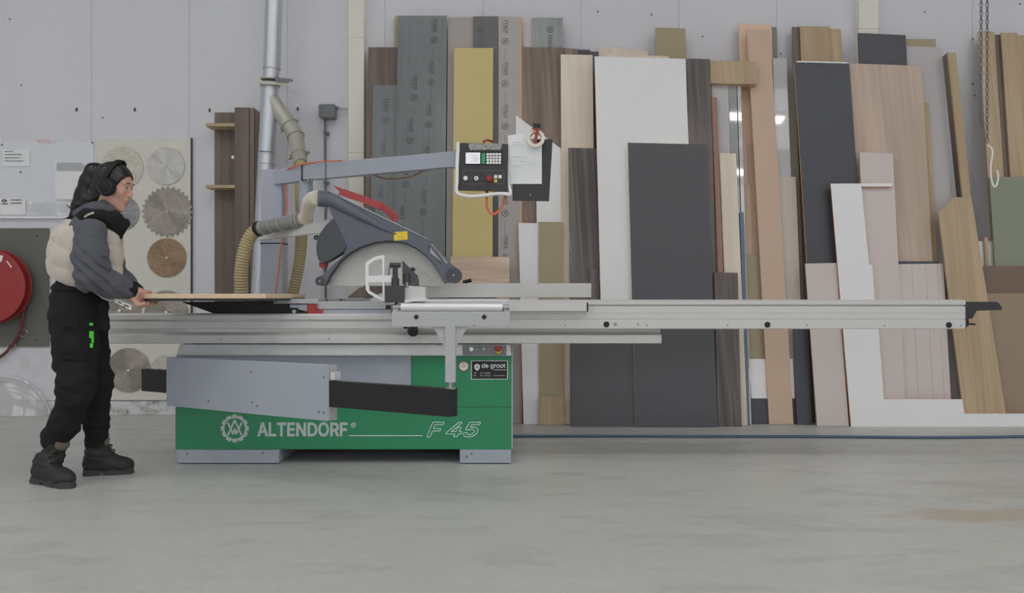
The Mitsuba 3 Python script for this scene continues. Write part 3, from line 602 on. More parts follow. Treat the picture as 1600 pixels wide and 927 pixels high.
# base rail and sliding carriage: extruded aluminium sections
dr_ = 5.37; zb = lambda py: Z(py, dr_)
q = dr_
prof = [(q+.004,zb(490.5)), (q,zb(493)), (q,zb(499.5)), (q+.022,zb(500)), (q+.022,zb(502.2)), (q+.002,zb(502.6)), (q+.002,zb(513.5)), (q+.035,zb(514.5)), (q+.035,zb(519)), (q+.006,zb(522)), (q-.012,zb(523.5)), (q-.014,zb(526)), (q-.014,zb(536)), (q-.008,zb(537)), (q+.2,zb(537)), (q+.2,zb(490.5))]
obj('base_rail', extrude_x(prof, X(165,dr_), X(1033,dr_)), M['alu'], saw, 20)
obj('rail_shoe', bx(X(300,dr_), X(725,dr_), dr_+.03, dr_+.19, Z(541,dr_), Z(536.5,dr_)), M['black'], saw)
for px, py in ((345, 531), (514, 530)): c = P(px, py, dr_-.014); obj('rail_screw', cyl(c-[0,.001,0], c+[0,.003,0], .004, n=8), M['box_grey'], saw)
dc = 5.30; zc = lambda py: Z(py, dc); q = dc
prof = [(q+.03,zc(468.6)), (q+.006,zc(469.4)), (q-.004,zc(471.5)), (q-.004,zc(475.5)), (q,zc(477)), (q+.014,zc(477.4)), (q+.014,zc(478.6)), (q+.001,zc(479)), (q+.001,zc(489.3)), (q+.004,zc(489.8)), (q+.004,zc(490.6)), (q+.001,zc(491)), (q+.001,zc(498)), (q+.005,zc(498.5)), (q+.005,zc(499.3)), (q,zc(499.8)), (q,zc(513.3)), (q+.003,zc(514.3)), (q+.05,zc(514.3)), (q+.05,zc(492)), (q+.28,zc(492)), (q+.28,zc(468.6))]
car = obj('carriage', extrude_x(prof, X(618,dc), X(1508.5,dc)), M['alu'], saw, 20)
obj('carriage_end', bx(X(1508.5,dc), X(1508.5,dc)+.004, dc-.003, dc+.28, zc(514), zc(476)), M['slate'], car)
for px, py in ((947.5,507),(1199,507.5),(1482.5,508)):
    c = P(px, py, dc); obj('cap', lathe([(.001,-.008),(.011,-.008),(.0155,-.004),(.0155,.004)], c, [0,1,0], 20), M['black_rubber'], car)
for px, py, r_ in ((961.5,507,.010),(883,508.5,.004),(1011,508.5,.004),(1137,508.5,.004),(997,507,.006),(1261,508,.004),(1382,509,.004),(1501,509,.004)):
    c = P(px, py, dc); obj('screw', cyl(c-[0,.0015,0], c+[0,.003,0], r_, n=10), M['grey_plastic' if r_ > .005 else 'box_grey'], car)
lev = [(1508.5,472),(1557,471.8),(1561,474),(1566,481),(1565,484.6),(1526,485.8),(1519.5,498),(1509,498.5)]
hd = obj('end_handle', pprism(lev, dc+.05, .05, .004), M['dark_plastic'], saw, label='dark end handle')
obj('latch', cat(pprism([(1509,498),(1513.5,498.5),(1514,505),(1524,505.5),(1524.5,508.5),(1514,508),(1509.5,512.5)], dc+.06, .02)), M['black'], hd)
sr = obj('stop_rail', bx(X(640,5.24), X(917,5.24), 5.24, 5.285, Z(486.5,5.24), Z(473.5,5.24)), M['alu'], saw)
obj('end_cap', bx(X(917,5.24), X(919,5.24), 5.238, 5.287, Z(487,5.24), Z(473,5.24)), M['black'], sr)
# saw table behind the slide
obj('table_rail', pbx(427, 497, 467, 474.8, 5.41, .03), M['light_grey'], saw)
obj('table_rail', pbx(497, 612, 467, 474.8, 5.76, .05), M['light_grey'], saw)
for px in (430.5, 510.5, 533):
    c = P(px, 470.8 if px < 440 else 469.2, 5.41 if px < 440 else 5.76); obj('rail_bolt', cyl(c-[0,.008,0], c+[0,.01,0], .0085, n=12), M['box_grey'], saw)
obj('saw_table', bx(X(470,5.8), X(778,5.8), 5.812, 6.5, Z(480,5.8), .9085), M['alu'], saw)
obj('table_plate', pbx(495, 611, 471.2, 483, 5.42, .3), M['light_grey'], saw)
obj('table_apron', pbx(503, 611, 483.2, 491.5, 5.43, .4), M['panel_grey'], saw)
obj('red_block', pprism([(480.5,475.5),(494.5,475.5),(494.5,484),(503,484),(503,492),(480.5,492)], 5.40, .07), M['red'], saw, label='red plastic block')
obj('guide_block', pprism([(453,476),(480,476),(480,487),(466,484),(466,481.5),(453,481)], 5.42, .06), M['panel_grey'], saw)
obj('clamp_lever', cat(pprism([(455,483),(466,483),(468,488),(480,486.5),(480,491.5),(452,491.5)], 5.40, .05)), M['black'], saw)
c = P(459.5, 487, 5.39); obj('clamp_screw', cyl(c, c+[0,.02,0], .011, n=12), M['steel'], saw)
obj('table_extension', pprism([(283,472),(472,470),(472,491.5),(338,491.5)], 5.45, .45), M['black'], saw, label='black outfeed table extension')
obj('extension_leg', bx(X(345,5.7), X(470,5.7), 5.7, 5.85, Z(540,5.7), Z(491,5.7)), M['black'], saw)
rf = obj('rip_fence', bx(X(640,5.95), X(923.5,5.95), 5.95, 6.01, Z(465.1,5.95), Z(442.8,5.95)), M['alu'], saw, label='aluminium rip fence')
obj('fence_end', bx(X(923.5,5.95), X(924.3,5.95), 5.951, 6.009, Z(464.8,5.95), Z(443,5.95)), M['light_grey'], rf)
obj('fence_carrier', bx(X(700,6.02), X(776,6.02), 6.01, 6.4, .91, .95), M['slate'], saw)
c = P(731, 439.5, 6.05); obj('fence_knob', cyl(c-[.03,0,.008], c+[.022,0,.006], .011, n=14), M['black'], saw)
# blade low in the table
bp = P(604, 492, 5.665); A = -np.arange(160)*2*np.pi/160; r_ = .13*np.tile([1,.992,.955,.965], 40)
obj('blade', prism(Polygon(np.stack([bp[0]+r_*np.cos(A), bp[2]+r_*np.sin(A)], 1)), 5.663, 5.667), M['blade_steel'], saw, False)
# ---- outrigger: swing arm, telescopic tube, post and crosscut table
def dtube(px): return 1/(.23697 - .0001059*(713-px))
def along(px, py0, py1, back=0):
    d = dtube(px); return d, X(px, d), Z(py0, d), Z(py1, d)
def swing(pa, ta, ba, pb, tb, bb, off, th):
    da, db = dtube(pa), dtube(pb); A_, B_ = np.array([X(pa,da), da]), np.array([X(pb,db), db])
    u_ = (B_-A_)/np.linalg.norm(B_-A_); n_ = np.array([-u_[1], u_[0]])
    if n_[1] < 0: n_ = -n_
    zt0, zb0 = (Z(ta,da)+Z(tb,db))/2, (Z(ba,da)+Z(bb,db))/2
    out = []
    for Q in (A_, B_):
        for o in (off, off+th):
            for z in (zb0, zt0): out.append((*(Q + n_*o), z))
    return hull(out), (A_, B_, u_, n_, zt0, zb0)
m_, info = swing(260, 559, 634.8, 512, 571, 657.5, 0, .06)
arm = obj('swing_arm', m_, M['panel_grey'], saw, False, label='grey sheet metal swing arm')
A_, B_, u_, n_, z1_, z0_ = info
for px, py in ((326,627),(392,582),(393.5,629),(402,635),(498.5,644),(506,645),(506,590)):
    d = dtube(px); c = np.array([X(px,d), d, Z(py,d)]); nn = np.array([n_[0], n_[1], 0]); obj('rivet', cyl(c-nn*.0025, c+nn*.003, .0055, n=10), M['box_grey'], arm)
e = np.array([u_[0], u_[1]]); ends = []
for s_ in (0, .004):
    for o in (0, .055):
        for z in (z0_+.001, z1_-.001): ends.append((*(B_ + e*s_ + n_*(o+.003)), z))
obj('arm_end_plate', hull(ends), M['light_grey'], arm, False)
rp = [(*(B_ + e*(.026+s) + n_*o), z) for s in (-.014, .014) for o in (.005, .045) for z in (z1_-.065, z1_-.03)]
obj('roller_bracket', hull(rp), M['silver_paint'], arm, False)
m_, info = swing(220, 577, 612, 702, 608.3, 651.2, .005, .05)
obj('telescopic_tube', m_, M['black'], saw, False, label='black telescopic arm tube')
m_, _ = swing(695, 607.9, 650.9, 702.4, 608.3, 651.4, .004, .052)
obj('tube_cap', m_, M['black_rubber'], saw, False)
dt = 4.25; zq = lambda py: Z(py, dt)
pc = np.array([X(703.5, dt), dt+.022])
obj('post', bx(X(695.5,dt), X(711.5,dt), dt, dt+.05, zq(598), zq(510)), M['light_grey'], saw)
obj('foot_screw', cat(cyl([pc[0], pc[1], zq(598)], [pc[0], pc[1], .519], .012, n=14), cyl([pc[0], pc[1], .519], [pc[0], pc[1], .527], .024, n=18)), M['steel'], saw)
for tri in ([(676.5,511),(695.5,511),(695.5,544)], [(711.5,511),(730.5,511),(711.5,544)]): obj('gusset', pprism(tri, dt+.012, .006), M['light_grey'], saw, False)
fr = obj('table_frame', bx(X(612,dt), X(797,dt), dt, dt+.045, zq(511), zq(487)), M['light_grey'], saw)
for px in (650.5, 756.5): c = P(px, 495.5, dt); obj('cap', lathe([(.001,-.006),(.007,-.006),(.0095,-.003),(.0095,.003)], c, [0,1,0], 18), M['black_rubber'], fr)
c = P(741, 508.5, dt); obj('screw', cyl(c-[0,.002,0], c+[0,.002,0], .003, n=8), M['box_grey'], fr)
for px in (618, 700, 788): obj('cross_bar', bx(X(px,dt)-.017, X(px,dt)+.017, dt+.045, 5.29, .845, .880), M['alu'], saw)
zr = Z(480.5, dt-.0); obj('roller', cyl([X(626,dt), dt+.018, zr], [X(785,dt), dt+.018, zr], .0185, n=28), M['alu_bright'], saw)
obj('roller_axle', cat(cyl([X(615,dt), dt+.018, zr], [X(793,dt), dt+.018, zr], .009, n=14), cyl([X(786,dt), dt+.018, zr], [X(790,dt), dt+.018, zr], .014, n=14), cyl([X(792,dt), dt+.018, zr], [X(796,dt), dt+.018, zr], .011, n=10)), M['steel'], saw)
obj('roller_bracket', cat(bx(X(788,dt), X(789.5,dt), dt+.005, dt+.04, zq(488), zr+.012), bx(X(619,dt), X(621,dt), dt+.005, dt+.04, zq(488), zr+.012)), M['light_grey'], saw)
obj('crosscut_ruler', bx(X(640,4.9), X(795,4.9), 4.9, 4.95, Z(471.5,4.9), Z(468.2,4.9)), M['alu_bright'], saw)
obj('slide_plate', pprism([(625,514.2),(640,508),(652,511),(652,518),(630,517.5)], 5.27, .03), M['light_grey'], saw)
c = P(645, 518, 5.22); obj('clamp_knob', cat(lathe([(.001,-.016),(.022,-.014),(.029,-.004),(.029,.008),(.02,.014),(.001,.014)], c, [.1,1,.3], 10), cyl(c+[.01,0,.01], c+[.016,.04,.05], .014, n=10)), M['black_rubber'], saw)
c = P(633.5, 510, 5.25); obj('small_knob', cyl(c, c+[0,.03,0], .013, n=14), M['black_rubber'], saw)
# ---- eccentric clamp with the white handle, standing on the slide
dk = 5.2; zk = lambda py: Z(py, dk)
def pk(pts): return Polygon([(X(a,dk), Z(b,dk)) for a, b in pts])
cl = obj('clamp_shoe', bx(X(602.5,dk), X(632.5,dk), dk-.03, dk+.07, zk(473), zk(446.5)), M['black_metal'], saw)
outer = pk([(600.5,398.5),(601.5,471),(589,466),(575.5,458.5),(571.5,452),(571,412),(574.5,408),(587,401)]).buffer(-.004).buffer(.004)
holes = [pk([(597.2,404),(598,430.2),(576,431.5),(576,414.5),(584,407.6)]).buffer(-.004).buffer(.004), pk([(598,441),(598,466),(590,462.3),(576.8,454.2),(576,441.6)]).buffer(-.004).buffer(.004)]
wh = unary_union([outer.difference(unary_union(holes)), pk([(571,432),(612,430.5),(612,441),(571,441)])])
obj('clamp_handle', cat(prism(wh, dk-.005, dk+.025)), M['white_plastic'], saw, label='white D-shaped clamp handle')
obj('spindle', cat(cyl([X(617.5,dk), dk, zk(447)], [X(617.5,dk), dk, zk(435)], .021, n=16), cyl([X(617.5,dk), dk, zk(435)], [X(617.5,dk), dk, zk(417)], .014, n=16), cyl([X(609,dk), dk, zk(414.5)], [X(626,dk), dk, zk(414.5)], .013, n=14)), M['black_metal'], saw)
obj('clamp_cover', prism(pk([(628,407),(652,431),(653.5,452),(633,447),(628,444)]), dk+.02, dk+.075), M['slate'], saw, False)
obj('cover_edge', prism(pk([(602.5,420),(606,413.5),(617,408.5),(626,406.5),(629.5,407),(654,431),(653.5,437),(628.5,413),(622,411.5),(613,414),(606,421),(606,430),(602.5,430)]), dk+.03, dk+.085), M['light_grey'], saw, False)
obj('clamp_spring', cyl([X(635.5,dk), dk+.01, zk(449)], [X(635.5,dk), dk+.01, zk(430)], .009, n=12), M['steel'], saw)
obj('spring_cap', cyl([X(635.5,dk), dk+.01, zk(441)], [X(635.5,dk), dk+.01, zk(427)], .015, n=12), M['black_metal'], saw)
obj('clamp_base', prism(pk([(632.5,448),(637,446.5),(664,448.5),(664,470),(632.5,470)]), dk+.01, dk+.1), M['alu'], saw, False)
obj('clamp_arm', prism(pk([(610,470),(640,468),(668,465.5),(668,467),(640,472.5),(618,474.5),(610,474.5)]), dk-.02, dk+.04), M['alu_bright'], saw, False)
c = P(645, 421.5, dk+.05); obj('clamp_stop', cyl(c-[0,.03,0], c+[0,.03,0], .011, n=12), M['black_rubber'], saw)
obj('toggle_screw', cat(cyl([X(620,dk), dk-.02, zk(482)], [X(620,dk), dk-.02, zk(472)], .008, n=10), bx(X(615,dk), X(626,dk), dk-.035, dk-.005, zk(489.5), zk(484)), cyl([X(603.5,dk), dk-.02, zk(480)], [X(611,dk), dk-.02, zk(480)], .012, n=10)), M['black_rubber'], saw)
# ---- overhead guard
dg = 5.62
def gpoly(pts, r=0):
    p = Polygon([(X(480+u_/4.635, dg), Z(280+v_/4.635, dg)) for u_, v_ in pts]); return p.buffer(-r).buffer(2*r).buffer(-r) if r else p
arc = [(150,765),(175,710),(250,600),(320,540),(400,495),(500,463),(600,452),(670,456),(730,470),(800,506),(870,560),(920,616),(960,680),(992,745)]
hood = gpoly([(78,765),(72,735),(88,712),(130,690),(170,650),(213,606),(260,570),(282,520),(275,470),(200,290),(172,225),(230,128),(270,140),(640,322),(870,434),(895,447),(1045,618),(1090,650),(1112,690),(1100,735),(1078,747)] + arc[::-1], .002)
slot = gpoly([(884,478),(985,612),(972,617),(884,533)]); slot2 = gpoly([(893,462),(908,462),(1028,614),(1000,614)])
gb = obj('guard_hood', prism(hood.difference(slot2.union(slot)), dg-.045, dg+.045), M['guard'], saw, 25, label='dark grey blade guard hood')
obj('guard_edge', prism(gpoly([(270,138),(640,318),(872,430),(872,436),(640,326),(270,146)]), dg-.05, dg+.05), M['light_grey'], gb, False)
obj('window_glass', prism(gpoly([(893,462),(905,462),(1030,616),(1000,616),(884,533),(884,478)]), dg-.003, dg+.003), M['clear_film'], gb, False)
obj('window_frame', prism(gpoly([(896,470),(905,466),(1026,608),(1014,612)]), dg-.047, dg-.035), M['grey_plastic'], gb, False)
obj('guard_rim', prism(gpoly([(x_-3, y_-4) for x_, y_ in arc] + [(x_+2, y_+9) for x_, y_ in arc[::-1]]), dg-.05, dg-.04), M['black'], gb, False)
obj('guard_shield', prism(gpoly([(x_, y_-6) for x_, y_ in arc] + [(990,772),(150,772)]), dg+.028, dg+.032), M['shield'], saw, False, label='milky clear shield')
fl = obj('guard_flap', prism(gpoly([(200,290),(293,490),(272,530),(190,582),(130,612),(98,592),(84,545),(80,490),(88,440),(110,395),(150,340)], .002), dg-.06, dg+.06), M['guard_flap'], saw, 25, label='darker side flap')
obj('flap_lug', prism(gpoly([(55,420),(65,409),(98,412),(98,440),(65,443),(55,436)]).difference(Point(X(480+72/4.635,dg), Z(280+427/4.635,dg)).buffer(.004)), dg-.03, dg-.02), M['black'], fl, False)
obj('flap_tip', prism(gpoly([(92,600),(130,618),(148,612),(138,640),(122,648),(95,636)]), dg-.03, dg+.03), M['red'], fl, False, label='red tip')
c = P(480+118/4.635, 280+660/4.635, dg); obj('stud', cyl(c+[0,0,.02], c-[0,0,.014], .0075, n=12), M['steel'], fl)
for u_, v_, r_, nm in ((104,740,.0265,'guard_foot_wheel'), (1064,698,.045,'guard_foot_wheel')):
    c = P(480+u_/4.635, 280+v_/4.635, dg); w = obj(nm, cyl(c-[0,.052,0], c+[0,.05,0], r_*.98, n=32), M['guard_flap'], saw)
    obj('axle_screw', cyl(c-[0,.056,0], c, .005, n=10), M['light_grey'], w)
# cone of the extraction duct on the hood
cone = [P(480+u_/4.635, 280+v_/4.635, dg-.045+o) for u_, v_, o in ((120,132,.03), (205,165,.012), (400,272,.006), (560,358,.003), (645,400,.0))]
obj('suction_cone', tube(cone, [.0425, .040, .028, .015, .004], 24), M['guard'], saw, 60)
a_, b_ = P(480+78/4.635, 280+140/4.635, dg-.04), P(480+150/4.635, 280+146/4.635, dg-.02)
obj('suction_socket', cyl(a_, b_, .046, n=28), M['guard'], saw)
c = P(480+205/4.635, 280+165/4.635, dg-.025); dv = np.array([.86, 0, -.5]); obj('socket_ring', cyl(c-dv*.003, c+dv*.003, .0425, n=28), M['guard_flap'], saw)
rd = gpoly([(183,44),(300,83),(420,123),(500,155),(545,166),(560,185),(600,208),(650,250),(657,282),(637,310),(610,300),(565,245),(530,220),(480,205),(400,168),(300,138),(218,106),(236,94)]).difference(Point(X(480+628/4.635,dg), Z(280+268/4.635,dg)).buffer(.008))
rh = obj('lift_handle', prism(rd, dg+.01, dg+.03), M['red_guard'], saw, False, label='red plastic lift strip on the guard')
ribs = [gpoly([(545+i*12, 190+i*11), (549+i*12, 188+i*11), (535+i*12, 218+i*10), (531+i*12, 219+i*10)]) for i in range(8)]
for rb in ribs: obj('rib', prism(rb, dg+.005, dg+.01), M['red'], rh, False)
obj('handle_link', prism(gpoly([(420,175),(490,205),(485,245),(470,235)]), dg+.012, dg+.026), M['guard_flap'], saw, False)
ys = obj('warning_sticker', prism(gpoly([(632,388),(731,381),(735,441),(637,452)]), dg-.0475, dg-.045), M['sticker_yellow'], gb, False, label='yellow warning sticker')
obj('sticker_print', prism(unary_union([gpoly([(668,418),(703,415),(703,419),(668,422)]), gpoly([(668,428),(703,425),(703,428),(668,431)]), gpoly([(645,392),(718,387),(718,389),(645,394)]), gpoly([(648,444),(722,437),(722,439),(648,446)])]), dg-.0485, dg-.0475), M['core'], gb, False)
# ---- column, overhead arm and control console
dcol = 6.47
colm = obj('column', bx(X(407,dcol), X(441,dcol), dcol, dcol+.14, 0, Z(264.5,dcol), .004), M['panel_grey'], saw)
obj('cable_tie', bx(X(405.5,dcol), X(443,dcol), dcol-.004, dcol+.144, Z(381,dcol), Z(379.5,dcol)), M['black'], saw)
def hexa(p0, p1, w0, w1): return hull([p + np.array([0, o, 0]) for p, w in ((p0, w0), (p1, w1)) for q_ in [0] for o in (0, w) for p in p])
def beam(px0, t0, b0, d0_, px1, t1, b1, d1_, th): return hull([P(px, py, d)+[0, o, 0] for px, py, d in ((px0,t0,d0_),(px0,b0,d0_),(px1,t1,d1_),(px1,b1,d1_)) for o in (0, th)])
obj('arm_socket', beam(428, 265, 288, 6.46, 474, 258, 282, 6.32, .08), M['panel_grey'], saw, False)
jt = obj('arm_joint', beam(470.5, 257.5, 281, 6.31, 489, 254, 279, 6.25, .07), M['panel_grey'], saw, False)
obj('joint_pin', cat(cyl(P(482,284,6.3), P(482,252.5,6.3), .012, n=14)), M['steel'], jt)
for px, a, b in ((470.5, 257, 282), (484, 254.5, 280)): obj('joint_plate', beam(px, a, b, 6.30, px+1.6, a-.3, b-.3, 6.295, .09), M['black'], jt, False)
obj('overhead_arm', beam(489, 255.5, 280, 6.25, 711, 236.2, 260, 5.80, .08), M['panel_grey'], saw, False, label='blue-grey overhead arm')
obj('arm_seam', beam(507.5, 252.4, 278.2, 6.205, 509, 252.2, 278, 6.20, .084), M['box_grey'], saw, False)
c = P(476, 300, 6.33); obj('guard_hanger', cyl([c[0], c[1]+.04, Z(282,6.33)], [c[0], c[1]+.04, Z(352,6.33)], .045, n=20), M['panel_grey'], saw)
obj('guard_arm', beam(398, 362, 376, 6.36, 512, 345, 362, 5.75, .06), M['silver_paint'], saw, False)
obj('guard_bracket', pprism([(496,352),(515,340),(516,346),(505,362),(493,367)], 5.72, .03), M['silver_paint'], saw, False)
dn = 5.72
con = obj('control_console', hull([P(px, py, dn+o) for o in (0,) for px, py in ((717,224),(793.5,226),(793,298),(716,296.5))] + [P(px, py, dn+.11) for px, py in ((716,223),(794.5,225),(794,300),(715,298))]), M['dark_plastic'], saw, False, label='dark control console')
obj('console_mount', bx(X(708,5.80), X(717,5.80), 5.80, 5.88, Z(262,5.80), Z(234,5.80)), M['light_grey'], saw)
obj('console_frame', tube(spline([P(716,223,dn+.01), P(715,240,dn-.005), P(714,270,dn-.02), P(713.5,288,dn-.03), P(715,302,dn-.035), P(722,305.2,dn-.035), P(760,305,dn-.035), P(798,304.5,dn-.035)], 60), .011, 12), M['white_plastic'], saw)
obj('console_frame', tube([P(798,304.5,dn-.035), P(797.5,298,dn-.01), P(794.5,288,dn+.02)], .008, 10), M['white_plastic'], saw)
def face(px0, px1, py0, py1, o0, o1, m, nm, **k): return obj(nm, hull([P(px, py, dn-o) for px in (px0, px1) for py in (py0, py1) for o in (o0, o1)]), m, con, False, **k)
obj('top_plate', pprism([(732,224.2),(784.5,224.5),(783.5,231.5),(781,234.3),(735,234.3),(732.8,231)], dn-.006, .008), M['speckled'], con, False)
face(725.5, 785.5, 237, 258.5, .003, 0, M['black'], 'keypad_panel')
scr_ = hull([P(px, py, dn-o) for px in (727.6, 750.2) for py in (238.6, 256) for o in (.006, .002)])
k = obj('screen', scr_, M['white_plastic'], con, False, label='lit white display'); scene[k]['emitter'] = {'type': 'area', 'radiance': {'type': 'rgb', 'value': [.62, .62, .70]}}
obj('screen_text', cat(*[hull([P(px, py, dn-o) for px in (a, b) for py in (y, y+.7) for o in (.0066, .006)]) for a, b, y in ((738,747,243),(735,748,246.5),(740,748,249),(736,746,251.5))]), M['panel_grey'], con, False)
for i in range(5): face(752.3, 758.4, 239.6+i*3.35, 242.3+i*3.35, .007, .003, M['key_green'], 'key')
for r_ in range(4):
    for c_ in range(5): face(760+c_*4.75, 764+c_*4.75, 239.4+r_*4.4, 243+r_*4.4, .007, .003, M['keypad'], 'key')
face(722.5, 787.5, 266.5, 287.5, .002, 0, M['box_grey'], 'button_panel')
face(723, 787, 267, 287, .0028, .002, M['dark_plastic'], 'button_face')
for px, py, r_, m in ((727.5,278.6,.0130,'white_plastic'), (744.3,278.8,.0125,'keypad')):
    c = P(px, py, dn-.0028); b = obj('button', cyl(c, c-[0,.010,0], r_, n=20), M[m], con)
    if m == 'keypad': obj('key_slot', cyl(c-[0,.0100,0], c-[0,.0108,0], .005, n=10), M['box_grey'], con)
c = P(764.5, 279.6, dn-.0028); obj('stop_button', lathe([(.012,0),(.012,.014),(.0185,.016),(.0185,.024),(.012,.030),(.001,.031)], c, [0,-1,0], 24), M['red'], con)
for px, py, m in ((774.4,276.2,'keypad'), (781.2,276.2,'keypad'), (774.4,282.8,'key_orange')): face(px-2.6, px+2.6, py-2.6, py+2.6, .008, .0028, M[m], 'key')
obj('symbols', cat(*[hull([P(px+a, py+b, dn-o) for a in (-1.2, 1.2) for b in (-1.4, 1.4) for o in (.0034, .0028)]) for px, py in ((736,279),(753,279),(781,283),(763,272.2),(759.5,272.2),(766.5,272.2))]), M['soft_print'], con, False)
obj('note_plate', pprism([(799,217.5),(863.5,217.5),(857.8,314.6),(801,313.8)], dn+.04, .008, .003), M['dark_plastic'], saw, False, label='dark plate beside the console')
c = P(828.5, 304.5, dn+.04); obj('plate_screw', cyl(c-[0,.003,0], c, .004, n=10), M['light_grey'], saw)
for pts in ([P(756,222,5.75), P(763,219.5,5.85), P(770,222,5.9)],): obj('cable_loop', tube(spline(pts, 12), .007, 8), M['red'], saw)
obj('cable_loop', tube(spline([P(760.5,300,5.80), P(760.5,312,5.76), P(764,330,5.74), P(770,334.8,5.74), P(778,331,5.74), P(786,320,5.76), P(790,306,5.80)], 30), .0075, 10), M['orange'], saw, label='orange cable')
obj('cable_loop', tube(spline([P(493,254,6.24), P(470,257.5,6.3), P(455,262,6.36), P(446,270,6.42), P(447,300,6.43), P(440,380,6.43), P(434,430,6.43), P(428,475,6.43), P(424,540,6.45)], 60), .0052, 8), M['orange'], saw, label='orange cable')
obj('cable_loop', tube(spline([P(489,254,6.22), P(512,252,6.16), P(535,250.5,6.12)], 16), .004, 8), M['orange'], saw, label='orange cable')
obj('cable_loop', tube(spline([P(572,262,6.16), P(590,276,6.14), P(620,279.5,6.08), P(650,273,6.0), P(672,258,5.94)], 30), .006, 8), M['red_brown'], saw, label='red cable')
# ---- things on the console
t = thing('paper_sheet', 'white printed sheet clipped to the dark plate beside the console', 'paper')
n = 18; V = []
top = lambda s: 212 - 3.0*math.sin(s*3.1)*(1 if s < .5 else .3) + 14*max(0, s-.45)*1.9
for i in range(n):
    for j in range(n):
        s, q_ = j/(n-1), i/(n-1); xl, xr = 793.6 - 2.2*q_ + 1.5*math.sin(q_*3.1), 846.6
        y = top(s)*(1-q_) + 287.5*q_
        V.append(P(xl + (xr-xl)*s, y, dn+.030 - .010*math.sin(s*3.14)*(1-q_) - .006*math.sin(q_*5)))
Fq = [(a, a+1, a+n) for i in range(n-1) for j in range(n-1) for a in [i*n+j]] + [(a+1, a+n+1, a+n) for i in range(n-1) for j in range(n-1) for a in [i*n+j]]
pm = trimesh.Trimesh(V, Fq, process=False); pb = pm.copy(); pb.vertices = pb.vertices + [0,.001,0]; pb.invert()
obj('sheet', cat(pm, pb), M['paper'], t, 40)
lines = [hull([P(a, y, dn+.008), P(b, y, dn+.008), P(a, y+.8, dn+.008), P(b, y+.8, dn+.008), P(a, y, dn+.0065), P(b, y+.8, dn+.0065)]) for a, b, y in ((800,812,222),(800,818,226),(801,826,245),(812,838,252),(801,818,259))]
obj('print', cat(*lines), M['faint_print'], t, False)
t = thing('tape_roll', 'roll of cream masking tape hung on the red clamp above the paper', 'tape')
c = P(836.9, 216.6, dn-.01); obj('roll', lathe([(.034,-.012),(.0525,-.012),(.0525,.012),(.034,.012),(.034,-.012)], c, [0,1,-.1], 40), M['tape'], t)
obj('core', lathe([(.0345,-.0125),(.031,-.0125),(.031,.0125),(.0345,.0125)], c, [0,1,-.1], 40), M['olive'], t)
t = thing('spring_clamp', 'small red clamp with black jaw holding the tape roll and paper', 'clamp')
obj('bar', hull([P(px, py, dn+o) for px, py in ((833.5,222),(838,224),(843,201),(838,200)) for o in (-.035, .02)]), M['red'], t, False)
obj('jaw', hull([P(px, py, dn+o) for px, py in ((832.5,192.5),(844.5,193.5),(845,200),(841.5,201.5),(834,200.5)) for o in (-.03, .045)]), M['black'], t, False)
obj('pad', hull([P(px, py, dn+o) for px, py in ((831,199.5),(841,200.5),(840,203.5),(831.5,202)) for o in (-.032, .03)]), M['red'], t, False)
# ------------------------------------------------------------------ extraction ducts and hoses
t = thing('main_duct', 'galvanised steel dust duct rising up the wall with a slanted side branch', 'duct')
dd = 7.3
def pth(*pts): return [P(a, b, dd if len(r) == 0 else r[0]) for a, b, *r in pts]
sg = [(430.5,-160), (428,0), (424.5,108)]; rp_ = 13.2/F*dd
obj('pipe', tube([P(*a, dd) for a in sg], rp_, 28), M['duct'], t)
obj('pipe', tube([P(424.4,108,dd), P(422.8,124,dd)], rp_*.97, 28), M['duct'], t)
obj('gate', hull([P(px, py, dd+o) for px, py in ((402.5,131),(447,133),(453,128),(408,126)) for o in (-.09, .09)]), M['duct_worn'], t, False, label='blast gate plate')
obj('gate_slide', hull([P(px, py, dd-.09+o) for px, py in ((430,120.5),(457.5,123.5),(457.5,128),(430,127)) for o in (-.02, .05)]), M['box_grey'], t, False)
for py in (123, 129.5, 133.5): obj('flange', tube([P(422.3-.04*(py-128), py, dd), P(422.2-.04*(py-128), py+2, dd)], rp_*1.16, 28), M['duct_worn'], t)
obj('pipe', tube([P(421.8,134,dd), P(416.5,238,dd)], rp_*.99, 28), M['duct'], t)
obj('pipe', tube([P(416.5,239,dd), P(409.5,380,dd), P(405,480,dd)], rp_*1.0, 28), M['duct'], t)
for p_ in ((424.6,107),(416.6,240),(416,256)): obj('band', tube([P(*p_, dd), P(p_[0]-.1, p_[1]+1.4, dd)], rp_*1.07, 28), M['duct_worn'], t)
rb_ = 12.6/F*dd
el = [P(421,152,dd), P(436,173,dd), P(452,195.5,dd-.02), P(462,213.5,dd-.06), P(467,242,dd-.14), P(470,256,dd-.2)]
obj('branch', tube([el[0], el[1], el[2]], [rb_, rb_, rb_], 28), M['duct_worn'], t)
for i in range(2, 5): obj('elbow_piece', tube([el[i], (el[i]+el[i+1])/2 + np.array([.006*(i == 2), 0, 0]), el[i+1]], [rb_*(1.02-.07*(i-2)), rb_*(.97-.07*(i-2)), rb_*(.96-.07*(i-2))], 28), M['duct_worn'], t)
